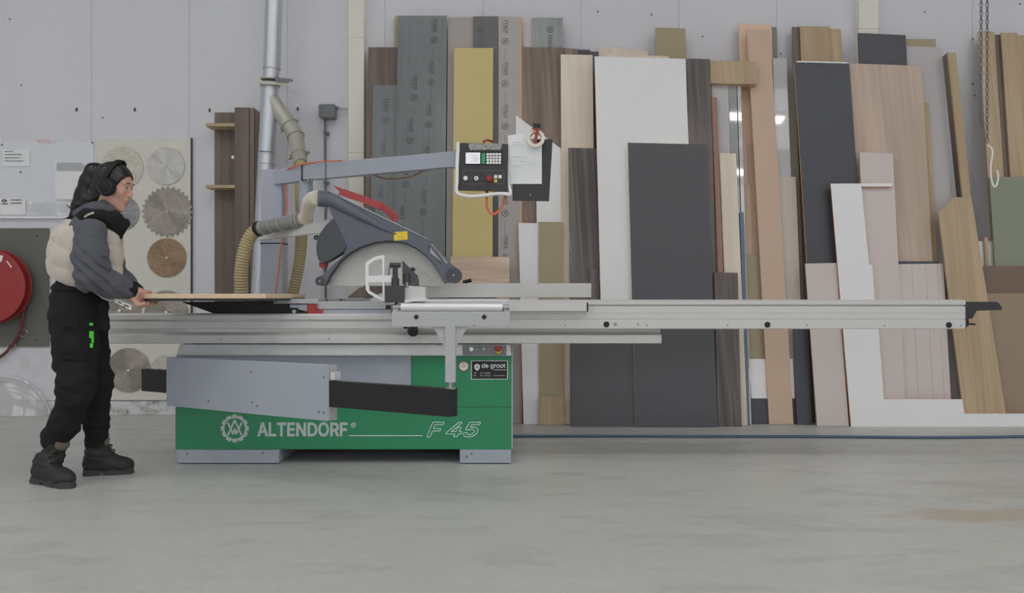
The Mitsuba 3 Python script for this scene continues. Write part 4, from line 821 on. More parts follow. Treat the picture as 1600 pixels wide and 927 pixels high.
for i in (2, 3, 4):
    v_ = (el[i]-el[i-1]) + (el[min(i+1, 5)]-el[i]); v_ = v_/np.linalg.norm(v_); obj('clamp_ring', tube([el[i]-v_*.006, el[i]-v_*.003, el[i]+v_*.003, el[i]+v_*.006], [rb_*1.0, rb_*1.2-.004*(i-2), rb_*1.2-.004*(i-2), rb_*.98], 28), M['duct_worn'], t)
    w_ = np.cross(v_, [0, 1, 0]); w_ = w_/np.linalg.norm(w_)
    if i != 3:
        for q_ in (-1, 1): obj('ring_bolt', cyl(el[i]+w_*q_*rb_*1.2-v_*.012, el[i]+w_*q_*rb_*1.2+v_*.012, .011, n=10), M['duct_worn'], t)
obj('wall_bracket', cat(bx(X(424,dd)-.01, X(424,dd)+.01, dd+.06, WALL-.003, Z(115,dd)-.01, Z(115,dd)+.01), bx(X(410,dd)-.01, X(410,dd)+.01, dd+.06, WALL-.003, Z(370,dd)-.01, Z(370,dd)+.01)), M['duct_worn'], t)
RIBP, RIBA = .0175, .0045
def ribbed(path, r, pitch, amp):
    p = spline(path, 400); s = np.r_[0, np.cumsum(np.linalg.norm(np.diff(p, axis=0), axis=1))]
    n = int(s[-1]/pitch*6); q_ = np.stack([np.interp(np.linspace(0, s[-1], n), s, p[:, k]) for k in range(3)], 1)
    rr_ = r + amp*np.cos(np.linspace(0, s[-1], n)/pitch*2*np.pi)
    return tube(q_, rr_, 20)
t = thing('flexible_hose', 'yellowish ribbed hose dropping from the guard tube beside the column', 'hose')
obj('ribbed_tube', ribbed([P(404,358,6.12), P(394,366,6.12), P(386,380,6.12), P(380,402,6.12), P(377,425,6.13), P(377,455,6.15), P(378,490,6.2), P(380,560,6.45)], 10.2/F*6.12, RIBP, RIBA), M['hose_yellow'], t, 60)
t = thing('flexible_hose', 'yellowish ribbed hose hanging from the duct branch behind the arm', 'hose')
obj('ribbed_tube', ribbed([P(470,256,dd-.2), P(470,285,6.98), P(471,330,6.8), P(471,365,6.72), P(469.5,395,6.68), P(464,430,6.66), P(457,462,6.66), P(448,500,6.68), P(438,560,6.72)], 8.6/F*6.7, RIBP, RIBA), M['hose_yellow'], t, 60)
t = thing('guard_hose', 'grey clear sleeve and beige elbow joining the hose to the blade guard', 'hose')
obj('elbow', tube(spline([P(472,344,5.98), P(478,340,5.93), P(481,330,5.86), P(483,318,5.78), P(488,311,5.70), P(496,309.5,5.60)], 30), 10.8/F*5.8, 22), M['tape'], t, 60)
obj('sleeve', tube([P(402,358,6.12), P(440,350,6.05), P(478,343.5,5.96)], 11.2/F*6.05, 24), M['sleeve'], t, 60)
obj('sleeve_collar', tube([P(401,358.3,6.12), P(406,357.2,6.11)], 12.3/F*6.05, 24), M['black'], t, 60)
def wind(x0, x1, turns, r):
    a = np.linspace(0, turns*2*np.pi, int(turns*26)); s = np.linspace(0, 1, len(a)); p0, p1 = P(x0, 358-(x0-402)*.19, 6.12-.16*(x0-402)/76), P(x1, 358-(x1-402)*.19, 6.12-.16*(x1-402)/76)
    ax = (p1-p0)/np.linalg.norm(p1-p0); u1 = np.array([0,0,1.]) - ax*ax[2]; u1 /= np.linalg.norm(u1); w1 = np.cross(ax, u1)
    return tube(p0 + (p1-p0)*s[:, None] + r*(np.cos(a)[:, None]*u1 + np.sin(a)[:, None]*w1), .0025, 6)
obj('wire_coil', wind(408, 450, 3, .0455), M['light_grey'], t); obj('wire_coil', wind(461, 476, 2.6, .049), M['light_grey'], t)
# junction box and conduit on the wall
t = thing('junction_box', 'grey electrical box on the wall with a conduit running down', 'electrical box')
obj('box', pbx(500, 523, 162.5, 184, W-.11, .10, .006), M['box_grey'], t)
obj('cover', pbx(498, 501, 163.5, 182.5, W-.115, .08, .003), M['box_grey'], t)
c = P(523, 169, W-.06); obj('gland', cyl(c, c+[.03,0,0], .014, n=12), M['box_grey'], t)
obj('feed_cable', tube([c+[.03,0,0], c+[.10,.02,-.005], c+[.14,.03,.01]], .006, 8), M['light_grey'], t)
obj('conduit', tube([P(508,184,W-.05), P(509,330,W-.05), P(509,475,W-.05), P(509,600,W-.05)], .010, 10), M['box_grey'], t)
for py in (207, 285, 320): obj('saddle', pbx(505, 513, py-2, py+2, W-.066, .06), M['box_grey'], t)
# ------------------------------------------------------------------ the workpiece
t = thing('plywood_panel', 'light wooden panel with dark underside that the person pushes onto the saw', 'panel')
z0p = .898
obj('veneer', bx(X(224,4.86), X(415.5,4.86), 4.86, 5.78, z0p+.012, z0p+.036), M['wood_edge'], t)
obj('underlay', bx(X(224,4.86), X(415,4.86), 4.862, 5.78, z0p, z0p+.012), M['black'], t, label='dark underside')
t = thing('wood_offcut', 'brown wood offcut lying on the saw table behind the clamp handle', 'wood')
obj('block', hull([P(px, py, d) for px, py, d in ((543,464,6.1),(562,449.5,6.1),(600,447.5,6.1),(600,465,6.1),(545,465,6.24),(564,451,6.24),(600,450,6.24),(600,465,6.24))]), M['walnut'], t, False)
# ------------------------------------------------------------------ the person: distance fields turned into smooth meshes
def smooth_mesh(m, n=5):
    from scipy.sparse import coo_matrix, diags
    e = m.edges_unique; k = len(m.vertices); o = np.ones(len(e)*2)
    A = coo_matrix((o, (np.r_[e[:,0], e[:,1]], np.r_[e[:,1], e[:,0]])), shape=(k, k)).tocsr(); W_ = diags(1/np.maximum(np.asarray(A.sum(1)).ravel(), 1))@A
    v = np.array(m.vertices)
    for i in range(n):
        for f in (.5, -.52): v = v + f*(W_@v - v)
    return trimesh.Trimesh(v, m.faces, process=False)
class Field:
    def __init__(s, lo, hi, h):
        s.lo, s.h = np.array(lo, float), h
        s.n = np.ceil((np.array(hi, float) - s.lo)/h).astype(int) + 1
        s.D = np.full(s.n, 1.0, np.float32)
    def _blk(s, lo, hi):
        a = np.clip(np.floor((np.array(lo)-s.lo)/s.h).astype(int), 0, s.n-1); b = np.clip(np.ceil((np.array(hi)-s.lo)/s.h).astype(int)+1, 1, s.n)
        if (b <= a).any(): return None, None
        ax = [(s.lo[i] + s.h*np.arange(a[i], b[i])).astype(np.float32) for i in range(3)]
        return tuple(slice(a[i], b[i]) for i in range(3)), np.meshgrid(*ax, indexing='ij', sparse=True)
    def put(s, fn, lo, hi, k, sub=False):
        sl, g = s._blk(np.array(lo)-k-3*s.h, np.array(hi)+k+3*s.h)
        if sl is None: return
        d = fn(*g).astype(np.float32); a = s.D[sl]
        if sub: a, d = -a, d
        hh = np.maximum(k - np.abs(a-d), 0)/max(k, 1e-6); m = np.minimum(a, d) - hh*hh*k*.25
        s.D[sl] = -m if sub else m
    def cone(s, a, b, r1, r2, k=.02, sub=False, flat=None):
        a, b = np.asarray(a, float), np.asarray(b, float); ba = b-a; L = max(ba@ba, 1e-9); R = max(r1, r2)
        def f(x, y, z):
            t = np.clip(((x-a[0])*ba[0] + (y-a[1])*ba[1] + (z-a[2])*ba[2])/L, 0, 1)
            return np.sqrt((x-a[0]-t*ba[0])**2 + (y-a[1]-t*ba[1])**2 + (z-a[2]-t*ba[2])**2) - (r1 + (r2-r1)*t)
        s.put(f, np.minimum(a, b)-R, np.maximum(a, b)+R, k, sub)
    def chain(s, pts, rs, k=.02):
        for i in range(len(pts)-1): s.cone(pts[i], pts[i+1], rs[i], rs[i+1], k)
    def ell(s, c, r, k=.02, R=None, sub=False):
        c, r = np.asarray(c, float), np.asarray(r, float); R = np.eye(3) if R is None else np.asarray(R)   # rows of R: the axes
        def f(x, y, z):
            X_, Y_, Z_ = x-c[0], y-c[1], z-c[2]
            q = [(X_*R[i][0] + Y_*R[i][1] + Z_*R[i][2]) for i in range(3)]
            k0 = np.sqrt(sum((q[i]/r[i])**2 for i in range(3))); k1 = np.sqrt(sum((q[i]/r[i]**2)**2 for i in range(3)))
            return k0*(k0-1)/np.maximum(k1, 1e-6)
        m = r.max() if not np.allclose(R, np.eye(3)) else r
        s.put(f, c-m, c+m, k, sub)
    def cut(s, p, n):            # keep the side the normal points away from
        n = np.asarray(n, float)/np.linalg.norm(n); ax = [(s.lo[i] + s.h*np.arange(s.n[i])).astype(np.float32) for i in range(3)]
        x, y, z = np.meshgrid(*ax, indexing='ij', sparse=True)
        s.D = np.maximum(s.D, (x-p[0])*n[0] + (y-p[1])*n[1] + (z-p[2])*n[2])
    def ripple(s, fn):
        i = np.argwhere(np.abs(s.D) < .03); p = s.lo + s.h*i
        s.D[tuple(i.T)] += fn(p).astype(np.float32)
    def at(s, p):
        q = np.clip(((np.asarray(p)-s.lo)/s.h), 0, s.n-1.001); i = q.astype(int); t = q-i; v = 0
        for a in (0, 1):
            for b in (0, 1):
                for c in (0, 1): v += s.D[i[...,0]+a, i[...,1]+b, i[...,2]+c]*(t[...,0] if a else 1-t[...,0])*(t[...,1] if b else 1-t[...,1])*(t[...,2] if c else 1-t[...,2])
        return v
    def mesh(s):
        D = s.D; D[0] = D[-1] = 1; D[:, 0] = D[:, -1] = 1; D[:, :, 0] = D[:, :, -1] = 1
        I = D < 0; nx, ny, nz = D.shape
        cnt = sum(I[a:nx-1+a, b:ny-1+b, c:nz-1+c].astype(np.int8) for a in (0,1) for b in (0,1) for c in (0,1))
        cells = np.argwhere((cnt > 0) & (cnt < 8)); idx = np.full((nx-1, ny-1, nz-1), -1, np.int64); idx[tuple(cells.T)] = np.arange(len(cells))
        acc, num = np.zeros((len(cells), 3)), np.zeros(len(cells)); C = [(a, b, c) for a in (0,1) for b in (0,1) for c in (0,1)]
        for p in range(8):
            for q in range(p+1, 8):
                if sum(abs(C[p][i]-C[q][i]) for i in range(3)) != 1: continue
                da = D[tuple((cells+C[p]).T)]; db = D[tuple((cells+C[q]).T)]; m = (da < 0) != (db < 0)
                t = np.where(m, da/np.where(m, da-db, 1), 0)[:, None]
                acc += np.where(m[:, None], np.array(C[p]) + t*(np.array(C[q])-np.array(C[p])), 0); num += m
        V = s.lo + s.h*(cells + acc/num[:, None]); Fs = []
        for ax in range(3):
            e = np.eye(3, dtype=int)[ax]; o1, o2 = np.eye(3, dtype=int)[(ax+1) % 3], np.eye(3, dtype=int)[(ax+2) % 3]
            sa = [slice(1, None)]*3; sa[ax] = slice(0, -1); sb = [slice(1, None)]*3; sb[ax] = slice(1, None)
            A_, B_ = I[tuple(sa)], I[tuple(sb)]; ed = np.argwhere(A_ != B_); off = np.ones(3, int); off[ax] = 0; g = ed + off
            ok = ((g < np.array([nx-1, ny-1, nz-1])) & (g >= 1)).all(1) if ax >= 0 else None
            g, inside = g[ok], A_[tuple(ed.T)][ok]
            q = np.stack([idx[tuple((g-o1*a-o2*b).T)] for a, b in ((0,0),(1,0),(1,1),(0,1))], 1)
            q = np.where(inside[:, None], q, q[:, ::-1]); q = q[(q >= 0).all(1)]
            Fs += [q[:, [0,1,2]], q[:, [0,2,3]]]
        m = trimesh.Trimesh(V, np.vstack(Fs), process=False)
        return smooth_mesh(m)
def wrinkle(f, seed, amp, stretch=(1, 1, 1)): return lambda p: amp*(meshkit.fbm(p*np.array(stretch)*f + seed, 3, seed) - .5)
PERSON = 'person'; USED.add(PERSON)
note(PERSON, 'person with dark ponytail, cream padded vest, grey hoodie and black work trousers pushing the panel', 'person')
# joints, measured against the photograph
dp = 4.92
hipR, hipL = P(119, 486, 4.84), P(131, 486, 5.00)
kneR, kneL = P(121, 604, 4.79), P(150, 600, 5.00)
ankR, ankL = P(82, 719, 4.85), P(150, 714, 5.07)
chest, waist = P(143, 378, 4.92), P(124, 452, 4.92)
shR, elR, wrR = P(142, 366, 4.755), P(143, 436, 4.70), P(209, 456, 4.815)
shL, elL, wrL = P(152, 362, 5.08), P(179, 438, 5.12), P(213, 456, 4.935)
neck0, hd0 = P(152, 346, 4.92), P(178, 292.5, 4.89)
# head frame: forward, her right, up
yaw, pit = math.radians(4), math.radians(-13)
fw = np.array([math.cos(yaw)*math.cos(pit), -math.sin(yaw)*math.cos(pit), math.sin(pit)]); rt = np.array([-math.sin(yaw), -math.cos(yaw), 0.]); up = np.cross(rt, fw)
HS = .87
def hp(f, r, u): return hd0 + HS*(f*fw + r*rt + u*up)
HR = np.array([fw, rt, up])
B_ = Field(np.minimum.reduce([kneL, ankR, hipR])-[.25,.5,.16], [X(240,4.9), 5.4, 1.72], .0042)
B_.lo = B_.lo
def head(F_):
    E = lambda c, r, k=.012, sub=False: F_.ell(hp(*c), HS*np.array(r), k, HR, sub)
    E((-.012, 0, .045), (.098, .076, .088))
    E((.030, 0, -.010), (.062, .062, .088), .03)
    E((.036, 0, -.072), (.050, .046, .050), .03)
    for s_ in (-1, 1):
        F_.cone(hp(-.008, s_*.052, -.060), hp(.066, s_*.012, -.112), HS*.018, HS*.014, .025)      # jaw line
        E((.062, s_*.040, -.022), (.024, .022, .024), .02)                                     # cheek
        E((.102, s_*.031, .016), (.018, .018, .0125), .012, True)                              # eye socket
        F_.cone(hp(.086, s_*.012, .036), hp(.080, s_*.046, .034), HS*.010, HS*.008, .014)       # brow ridge
        F_.ell(hp(.077, s_*.031, .014), HS*np.array([.0135,.0135,.0125]), .003, HR)             # lids
        E((.099, s_*.0105, -.031), (.011, .008, .008), .01)                                   # nostril wing
    E((.066, 0, -.112), (.019, .018, .015), .018)                                              # chin
    F_.cone(hp(.090, 0, .022), hp(.111, 0, -.023), HS*.0065, HS*.0085, .010)                    # nose
    E((.105, 0, -.028), (.010, .009, .007), .008)
    E((.083, 0, -.055), (.016, .028, .014), .012)
    E((.0965, 0, -.0585), (.0075, .019, .0055), .004)                                         # upper lip
    E((.0945, 0, -.0715), (.0085, .017, .0065), .005)                                         # lower lip
    F_.cone(hp(.106, -.022, -.0648), hp(.106, .022, -.0648), HS*.0022, HS*.0022, .003, True)    # mouth line
    for s_ in (1, -1): E((-.012, s_*.078, -.005), (.018, .008, .030), .006)
head(B_)
B_.cone(hp(-.030, 0, -.06), neck0 + np.array([.0, 0, .01]), .051, .060, .03)
B_.ell(chest+[.01,0,0], (.09, .15, .12), .05); B_.ell(waist, (.085, .13, .11), .06); B_.ell((hipR+hipL)/2 + [-.01,0,.0], (.105, .155, .11), .05)
B_.cone(chest+[.01,0,.02], waist, .09, .085, .05); B_.cone(waist, (hipR+hipL)/2, .085, .10, .05)
for h_, k_, a_ in ((hipR, kneR, ankR), (hipL, kneL, ankL)):
    B_.cone(h_, k_, .074, .048, .03); B_.cone(k_, a_, .046, .032, .02)
for s_, e_, w_ in ((shR, elR, wrR), (shL, elL, wrL)):
    B_.cone(neck0+[.015,0,-.01], s_+[.01,0,-.01], .042, .040, .03); B_.cone(s_, e_, .045, .038, .03); B_.cone(e_, w_, .037, .0255, .015)
# hands: palm behind the panel's end, fingers below it, thumb on top
pz1, pz0 = z0p + .036, z0p
def hand(w, side, ye):
    """w wrist; the panel's left end lies at x = ye-independent px; fingers spread in depth"""
    px_ = X(224, 4.86); base = np.array([px_ - .012, w[1], (pz0+pz1)/2 - .006])
    pc_ = w + (base - w)*.55
    kn = [np.array([px_ - .010 - .004*abs(i-1.3), w[1] + (i-1.5)*.0195, pz0 - .002 - .002*i*side]) for i in range(4)]
    for q in kn: B_.cone(w + (pc_-w)*.2 + np.array([0, (q[1]-w[1])*.6, .004]), q + np.array([-.012, 0, .012]), .0165, .0125, .014)
    B_.ell([px_ - .038, w[1], (pz0+pz1)/2 + .002], (.034, .034, .030), .014)
    ln = [.9, 1.0, .95, .78]
    for i, q in enumerate(kn):
        r0 = .0088 if i < 3 else .0078; L_ = ln[i]
        p0, p1 = q + np.array([-.012, 0, .012]), q + np.array([.010, 0, -.018])
        p2 = p1 + np.array([.026*L_, 0, .0045]); p3 = p2 + np.array([.018*L_, 0, .003])
        p1[2] = min(p1[2], pz0 - .0105); p2[2] = min(p2[2], pz0-.0098); p3[2] = pz0-.0092
        B_.cone(p0, p1, .0115, r0+.001, .006); B_.cone(p1, p2, r0+.001, r0, .002); B_.cone(p2, p3, r0, r0-.001, .002)
    y0 = w[1] - .022*side
    t0, t1, t2, t3 = w + np.array([.012, -.012*side, .004]), np.array([px_-.022, y0, pz1+.004]), np.array([px_-.006, y0+.004*side, pz1+.0085]), np.array([px_+.006, y0+.008*side, pz1+.0080])
    B_.cone(t0, t1, .0165, .0115, .012); B_.cone(t1, t2, .0105, .0095, .003); B_.cone(t2, t3, .0095, .0078, .002)
    return t2, t3, kn
handR = hand(np.array([wrR[0]+.012, wrR[1]+.012, wrR[2]-.004]), 1, 0)
B_hands_L = hand(np.array([wrL[0]+.0, wrL[1], wrL[2]]), -1, 0)
for a_, s_ in ((ankR, 'R'), (ankL, 'L')): B_.cone(a_, np.array([a_[0]+(.055 if s_ == 'R' else .07), a_[1]+(-.045 if s_ == 'R' else .03), .06]), .030, .022, .02)
obj('body', B_.mesh(), M['skin'], PERSON, True)
# face details
for s_ in (1, -1):
    e_ = obj('eye', lathe([(.0005,.0128)] + [(HS*.0139*math.sin(a), HS*.0139*math.cos(a)) for a in np.linspace(.1, 1.25, 8)], hp(.0775, s_*.031, .0125), fw, 24), M['eye_white'], PERSON, True, label='eye')
    obj('iris', lathe([(.0004, HS*.0143)] + [(HS*.0143*math.sin(a), HS*.0143*math.cos(a)) for a in np.linspace(.06, .42, 5)], hp(.0775, s_*.031, .0125), fw + .05*up*-1, 18), M['iris'], e_, True)
    lid = [hp(.0775 + .0152*math.cos(a)*math.cos(b), s_*.031 + .0152*math.sin(a), .0125 + .0152*math.cos(a)*math.sin(b)) for a, b in zip(np.linspace(-.95, .95, 12), .36*np.cos(np.linspace(-1.4, 1.4, 12)))]
    obj('eyelashes', tube(lid, HS*.0013, 6), M['brow'], PERSON, True)
    br_ = [hp(.0965 - .010*abs(t)**2 - .002*t, s_*(.013 + .036*t), .037 + .010*t - .011*t*t) for t in np.linspace(0, 1, 8)]
    obj('eyebrow', tube(br_, [HS*v for v in (.0022,.003,.0033,.0032,.003,.0026,.002,.001)], 8), M['brow'], PERSON, True)
L_ = Field(hp(.09,0,-.065)-.04, hp(.09,0,-.065)+.04, .0014)
for u_, r_ in ((-.0587, (.0080,.0185,.0052)), (-.0714, (.0088,.0165,.0060))): L_.ell(hp(.0968 if u_ > -.06 else .0948, 0, u_), HS*np.array(r_), .001, HR)
L_.cone(hp(.108, -.026, -.0650), hp(.108, .026, -.0650), HS*.0022, HS*.0022, .001, True)
obj('lips', L_.mesh(), M['lip'], PERSON, True)
# hair
Hf = Field(P(92, 352, 4.92)-[.05,.2,.02], hp(.14,.0,.16)+[.05,.25,.05], .0042)
Hf.ell(hp(-.014, 0, .047), HS*np.array([.108, .086, .096]), .01, HR)
Hf.ell(hp(-.055, 0, -.010), HS*np.array([.068, .078, .085]), .03, HR)
Hf.ell(hp(.110, 0, -.030), HS*np.array([.094, .130, .112]), .008, HR, True)
Hf.cone(hp(.045, .105, .02), hp(.03, .12, -.12), .030, .05, .01, True); Hf.cone(hp(.045, -.105, .02), hp(.03, -.12, -.12), .03, .05, .01, True)
tail = [P(155, 264, 4.92), P(147.5, 268.5, 4.925), P(139, 285, 4.93), P(132, 305, 4.93), P(124, 322, 4.925), P(116, 336, 4.92), P(104, 344, 4.92)]
Hf.chain(tail, [.026, .045, .046, .046, .038, .020, .004], .014)
Hf.chain([P(150, 296, 4.86), P(140, 310, 4.86), P(130, 322, 4.88)], [.03, .034, .018], .02)
Hf.chain([P(163, 298, 4.87), P(154, 308, 4.87)], [.032, .026], .02)
for s_ in (1, -1): Hf.chain([hp(.062, s_*.050, .072), hp(.040, s_*.066, .038), hp(.022, s_*.070, .008), hp(-.004, s_*.070, -.026)], [HS*v for v in (.006, .010, .012, .013)], .02)
def strands(p):
    q = p - hd0; a = np.arctan2(q[:, 1]+.02, q[:, 2]+.35*q[:, 0]+.0)
    return .0011*(np.sin(a*40 + 3*meshkit.noise(p*10, 3)) ) + .003*(meshkit.fbm(p*np.array([22, 60, 9]), 3, 5)-.5)
Hf.ripple(strands)
def haircol(p, n, uv):
    s = fbm(p.x*70 + p.z*35, p.y*120, p.z*9, 3)
    return mix((.009,.008,.007), (.026,.020,.017), smoothstep(.3, .8, s))
M['hair'] = mat('hair', proc(haircol), .36, 0, .5)
hr_ = obj('hair', Hf.mesh(), M['hair'], PERSON, True, label='dark hair tied in a ponytail')
for q in ([P(118,330,4.9),P(110,338,4.9),P(99,341.5,4.9)], [P(120,322,4.88),P(110,325,4.88),P(104,319,4.88)], [P(121,333,4.93),P(114,341,4.93),P(105,342.5,4.93)]): obj('loose_strand', tube(spline(q, 12), np.linspace(.007, .0012, 12), 6), M['hair'], hr_, True)
obj('hair_tie', tube(hp(-.10, 0, .062) + np.stack([0.012*np.sin(a:=np.linspace(0, 2*np.pi, 20)), .03*np.cos(a), .03*np.sin(a)], 1), .007, 8, False), M['muff'], PERSON, True)
# hoodie: sleeves and hood
S_ = Field(np.minimum.reduce([shR, elR, wrL])-[.2,.2,.2], np.maximum.reduce([shL, wrL, neck0])+[.12,.2,.16], .0055)
S_.ell(chest+[0,0,-.01], (.115, .175, .16), .04)
for s_, e_, w_ in ((shR, elR, wrR), (shL, elL, wrL)):
    mid = (s_+e_)/2 + np.array([.0, -.006 if s_ is shR else .006, 0])
    S_.chain([s_, mid, e_ + [0,0,.012]], [.076, .080, .071], .03); S_.chain([e_ + [0,0,.006], (e_*.5+w_*.5), w_ + (e_-w_)*.16], [.070, .062, .043], .03)
S_.chain([P(126,334,4.92), P(142,326,4.86), P(160,324,4.83), P(172,327,4.84)], [.036, .034, .030, .022], .02)      # hood folds, near side
S_.chain([P(126,334,4.92), P(142,328,5.0), P(162,326,5.02), P(174,328,5.0)], [.036, .034, .03, .022], .02)
def fold(p):
    a = meshkit.fbm(p*np.array([9, 9, 26]) + 3, 3, 4) - .5; near = np.exp(-((p - elR)**2).sum(1)/.018) + np.exp(-((p - elL)**2).sum(1)/.018)
    dirn = (p-elR)@np.array([.7, 0, .7]); return .020*a + near*.010*np.sin(dirn*150 + 5*meshkit.noise(p*9, 2))
S_.ripple(fold)
hood = obj('hoodie', S_.mesh(), M['hoodie'], PERSON, True, label='dark grey hoodie sleeves and hood')
for e_, w_ in ((elR, wrR), (elL, wrL)):
    u_ = (w_-e_)/np.linalg.norm(w_-e_); obj('cuff', tube([w_-u_*.052, w_-u_*.044, w_-u_*.02, w_+u_*.006, w_+u_*.010, w_+u_*.006], [.041,.0445,.042,.0385,.036,.026], 22, False), M['cuff'], hood, True, label='black ribbed cuff')
# padded vest
V_ = Field(P(78, 470, 4.92)-[.05,.30,.05], P(206, 318, 4.92)+[.06,.30,.05], .0055)
V_.ell(P(143, 378, 4.92), (.142, .185, .115), .04); V_.ell(P(136, 406, 4.92), (.163, .195, .12), .05); V_.ell(P(131, 430, 4.92), (.145, .18, .11), .05)
V_.cone(P(118, 352, 4.92), P(102, 378, 4.92), .05, .075, .05); V_.cone(P(146, 454, 4.92), P(160, 458, 4.92), .07, .05, .05)
V_.cone(P(168, 372, 4.86), P(174, 440, 4.86), .055, .052, .03); V_.cone(P(160, 440, 4.86), P(170, 458, 4.85), .052, .046, .03); V_.cone(P(168, 372, 5.0), P(174, 440, 5.0), .055, .052, .03)
V_.cone(P(106, 408, 4.92), P(106, 408.2, 4.92), .092, .092, .05)
V_.cut(P(127, 447, 4.92), [-.45, 0, -1.0]); V_.cut(P(150, 350, 4.92), [.15, 0, 1.0])
ax_ = np.array([.36, 0, .93])
V_.ripple(lambda p: .0075*(np.abs(np.sin(((p - P(120, 420, 4.92))@ax_ + .01*(meshkit.noise(p*8, 1)-.5))*np.pi/.092))**.5*-1 + .6) + .008*(meshkit.fbm(p*14, 3, 9)-.5))
S_clear = None
for s_, e_, w_ in ((shR, elR, wrR), (shL, elL, wrL)): V_.cone(s_, e_, .069, .060, .008, True)
vs = obj('vest', V_.mesh(), M['vest'], PERSON, True, label='cream padded vest')
C_ = Field(P(108, 392, 4.92)-[.03,.25,.03], P(210, 310, 4.92)+[.03,.25,.03], .005)
for y_ in (-1, 1):
    C_.chain([P(121, 344, 4.92+.015*y_), P(136, 338, 4.92+.09*y_), P(158, 338, 4.92+.105*y_), P(180, 342, 4.92+.075*y_), P(194, 351, 4.92+.02*y_)], [.030, .034, .032, .032, .022], .02)
    C_.chain([P(174, 346, 4.92+.085*y_), P(185, 356, 4.92+.055*y_), P(187, 370, 4.92+.04*y_)], [.04, .036, .016], .02)
C_.chain([P(197, 346, 4.92), P(201, 350, 4.90)], [.014, .007], .01)
C_.ell(P(152, 350, 4.92), (.10, .13, .03), .02)
C_.ripple(wrinkle(18, 5, .010))
obj('collar', C_.mesh(), M['lining'], vs, True, label='black collar and lining')
obj('piping', tube(spline([P(131,341,4.80), P(139,335.5,4.785), P(147,332.5,4.785)], 12), .006, 8), M['vest'], vs, True)
# trousers
T_ = Field(np.minimum.reduce([ankR, hipR, kneR])-[.2,.25,.02], np.maximum.reduce([hipL, kneL, waist])+[.2,.3,.12], .006)
T_.ell(P(124, 470, 4.92), (.128, .165, .11), .04); T_.ell(P(112, 500, 4.92), (.095, .155, .10), .05)
T_.chain([hipR+[.0,0,-.02], hipR*.5+kneR*.5+[-.006,0,0], kneR+[-.006,0,.03], kneR+[-.01,0,-.03], kneR*.5+ankR*.5, ankR+[.006,0,.10]], [.116, .100, .086, .080, .070, .058], .03)
T_.chain([hipL+[.0,0,-.02], hipL*.5+kneL*.5, kneL+[-.0,0,.02], kneL*.5+ankL*.5, ankL+[.0,0,.07]], [.108, .088, .073, .062, .053], .03)
T_.cone(kneR+[.02,-.035,.03], kneR+[.014,-.035,-.06], .058, .052, .025); T_.cone(kneL+[.035,.0,.03], kneL+[.03,.0,-.05], .05, .045, .025)
T_.cone(ankR+[.018,0,.125], ankR+[.014,0,.11], .066, .064, .012); T_.cone(P(160, 478, 4.86), P(164, 512, 4.84), .03, .026, .02)
T_.cone(P(96, 520, 4.83), P(98, 548, 4.82), .05, .045, .02); T_.cone(P(97, 572, 4.80), P(99, 560, 4.81), .045, .045, .015)
def tfold(p):
    low = np.exp(-((p[:, 2]-.30)/.16)**2) + .6*np.exp(-((p[:, 2]-.50)/.07)**2)
    return .022*(meshkit.fbm(p*np.array([10, 10, 24]) + 9, 3, 6)-.5) + .002*low*np.sin(p[:, 2]*105 + 30*p[:, 0] + 6*meshkit.noise(p*9, 7))
T_.ripple(tfold)
T_.cut(P(124, 446, 4.92), [.30, 0, 1.0])
tr_ = obj('trousers', T_.mesh(), M['trouser'], PERSON, True, label='black work trousers')
def onto(F_, px, py, d0=4.3, d1=5.2):
    ds = np.arange(d0, d1, .002); pts = np.array([P(px, py, d) for d in ds]); v = F_.at(pts); i = np.argmax(v < 0) if (v < 0).any() else len(ds)//2
    return pts[i]
def patch(F_, px0, px1, py0, py1, lift=.004, n=5):
    G = [[onto(F_, a, b) - np.array([0, lift, 0]) for a in np.linspace(px0, px1, n)] for b in np.linspace(py0, py1, n)]
    V = np.array(G).reshape(-1, 3); f = []
    for i in range(n-1):
        for j in range(n-1): a = i*n+j; f += [(a, a+n, a+1), (a+1, a+n, a+n+1)]
    m = trimesh.Trimesh(V, f, process=False); b = m.copy(); b.vertices = b.vertices + [0, .003, 0]; b.invert(); return cat(m, b)
for a, b, c, d in ((140.8,146.2,504.6,509), (140.5,147.3,517.5,528.5), (143.8,147.5,528.5,536), (141.5,146,536.5,543.5)): obj('green_mark', patch(T_, a, b, c, d, .008), M['neon'], tr_, 40, label='bright green lettering on the pocket')
obj('thigh_pocket', patch(T_, 97, 140, 521, 562, .010, 9), M['trouser'], tr_, 40); obj('pocket_flap', patch(T_, 99, 124, 497, 512, .010, 7), M['trouser'], tr_, 40)
W_ = Field(P(80, 470, 4.92)-[.03,.25,.03], P(176, 424, 4.92)+[.03,.25,.03], .006)
W_.ell(P(124, 452, 4.92), (.125, .163, .055), .02); W_.chain([P(92,436,4.88), P(97,452,4.86), P(104,462,4.82)], [.012,.020,.012], .01); W_.chain([P(84,459.5,4.86), P(92,456,4.85)], [.010,.016], .01)
W_.ripple(wrinkle(14, 8, .014)); W_.cut(P(124, 462, 4.92), [-.30, 0, -1.0])
obj('waistband', W_.mesh(), M['lining'], tr_, True, label='loose dark shirt tail at the waist')
tg = [P(*q, 4.80) for q in ((178.5,465.5),(205.5,477),(204.5,485),(178.5,472.5))]
k = obj('tag', hull([q + np.array([0, o, 0]) for q in tg for o in (0, .004)]), M['white_plastic'], PERSON, False, label='white tag hanging at the hip')
obj('tag_print', cat(*[hull([P(a, b, 4.798)+[0,o,0] for a, b in ((x, y), (x+w_, y+.43*w_), (x+w_, y+.43*w_+2), (x, y+2)) for o in (0, .002)]) for x, y, w_ in ((185,471,4),(194,475.6,7),(191,478,5))]), M['soft_print'], k, False)
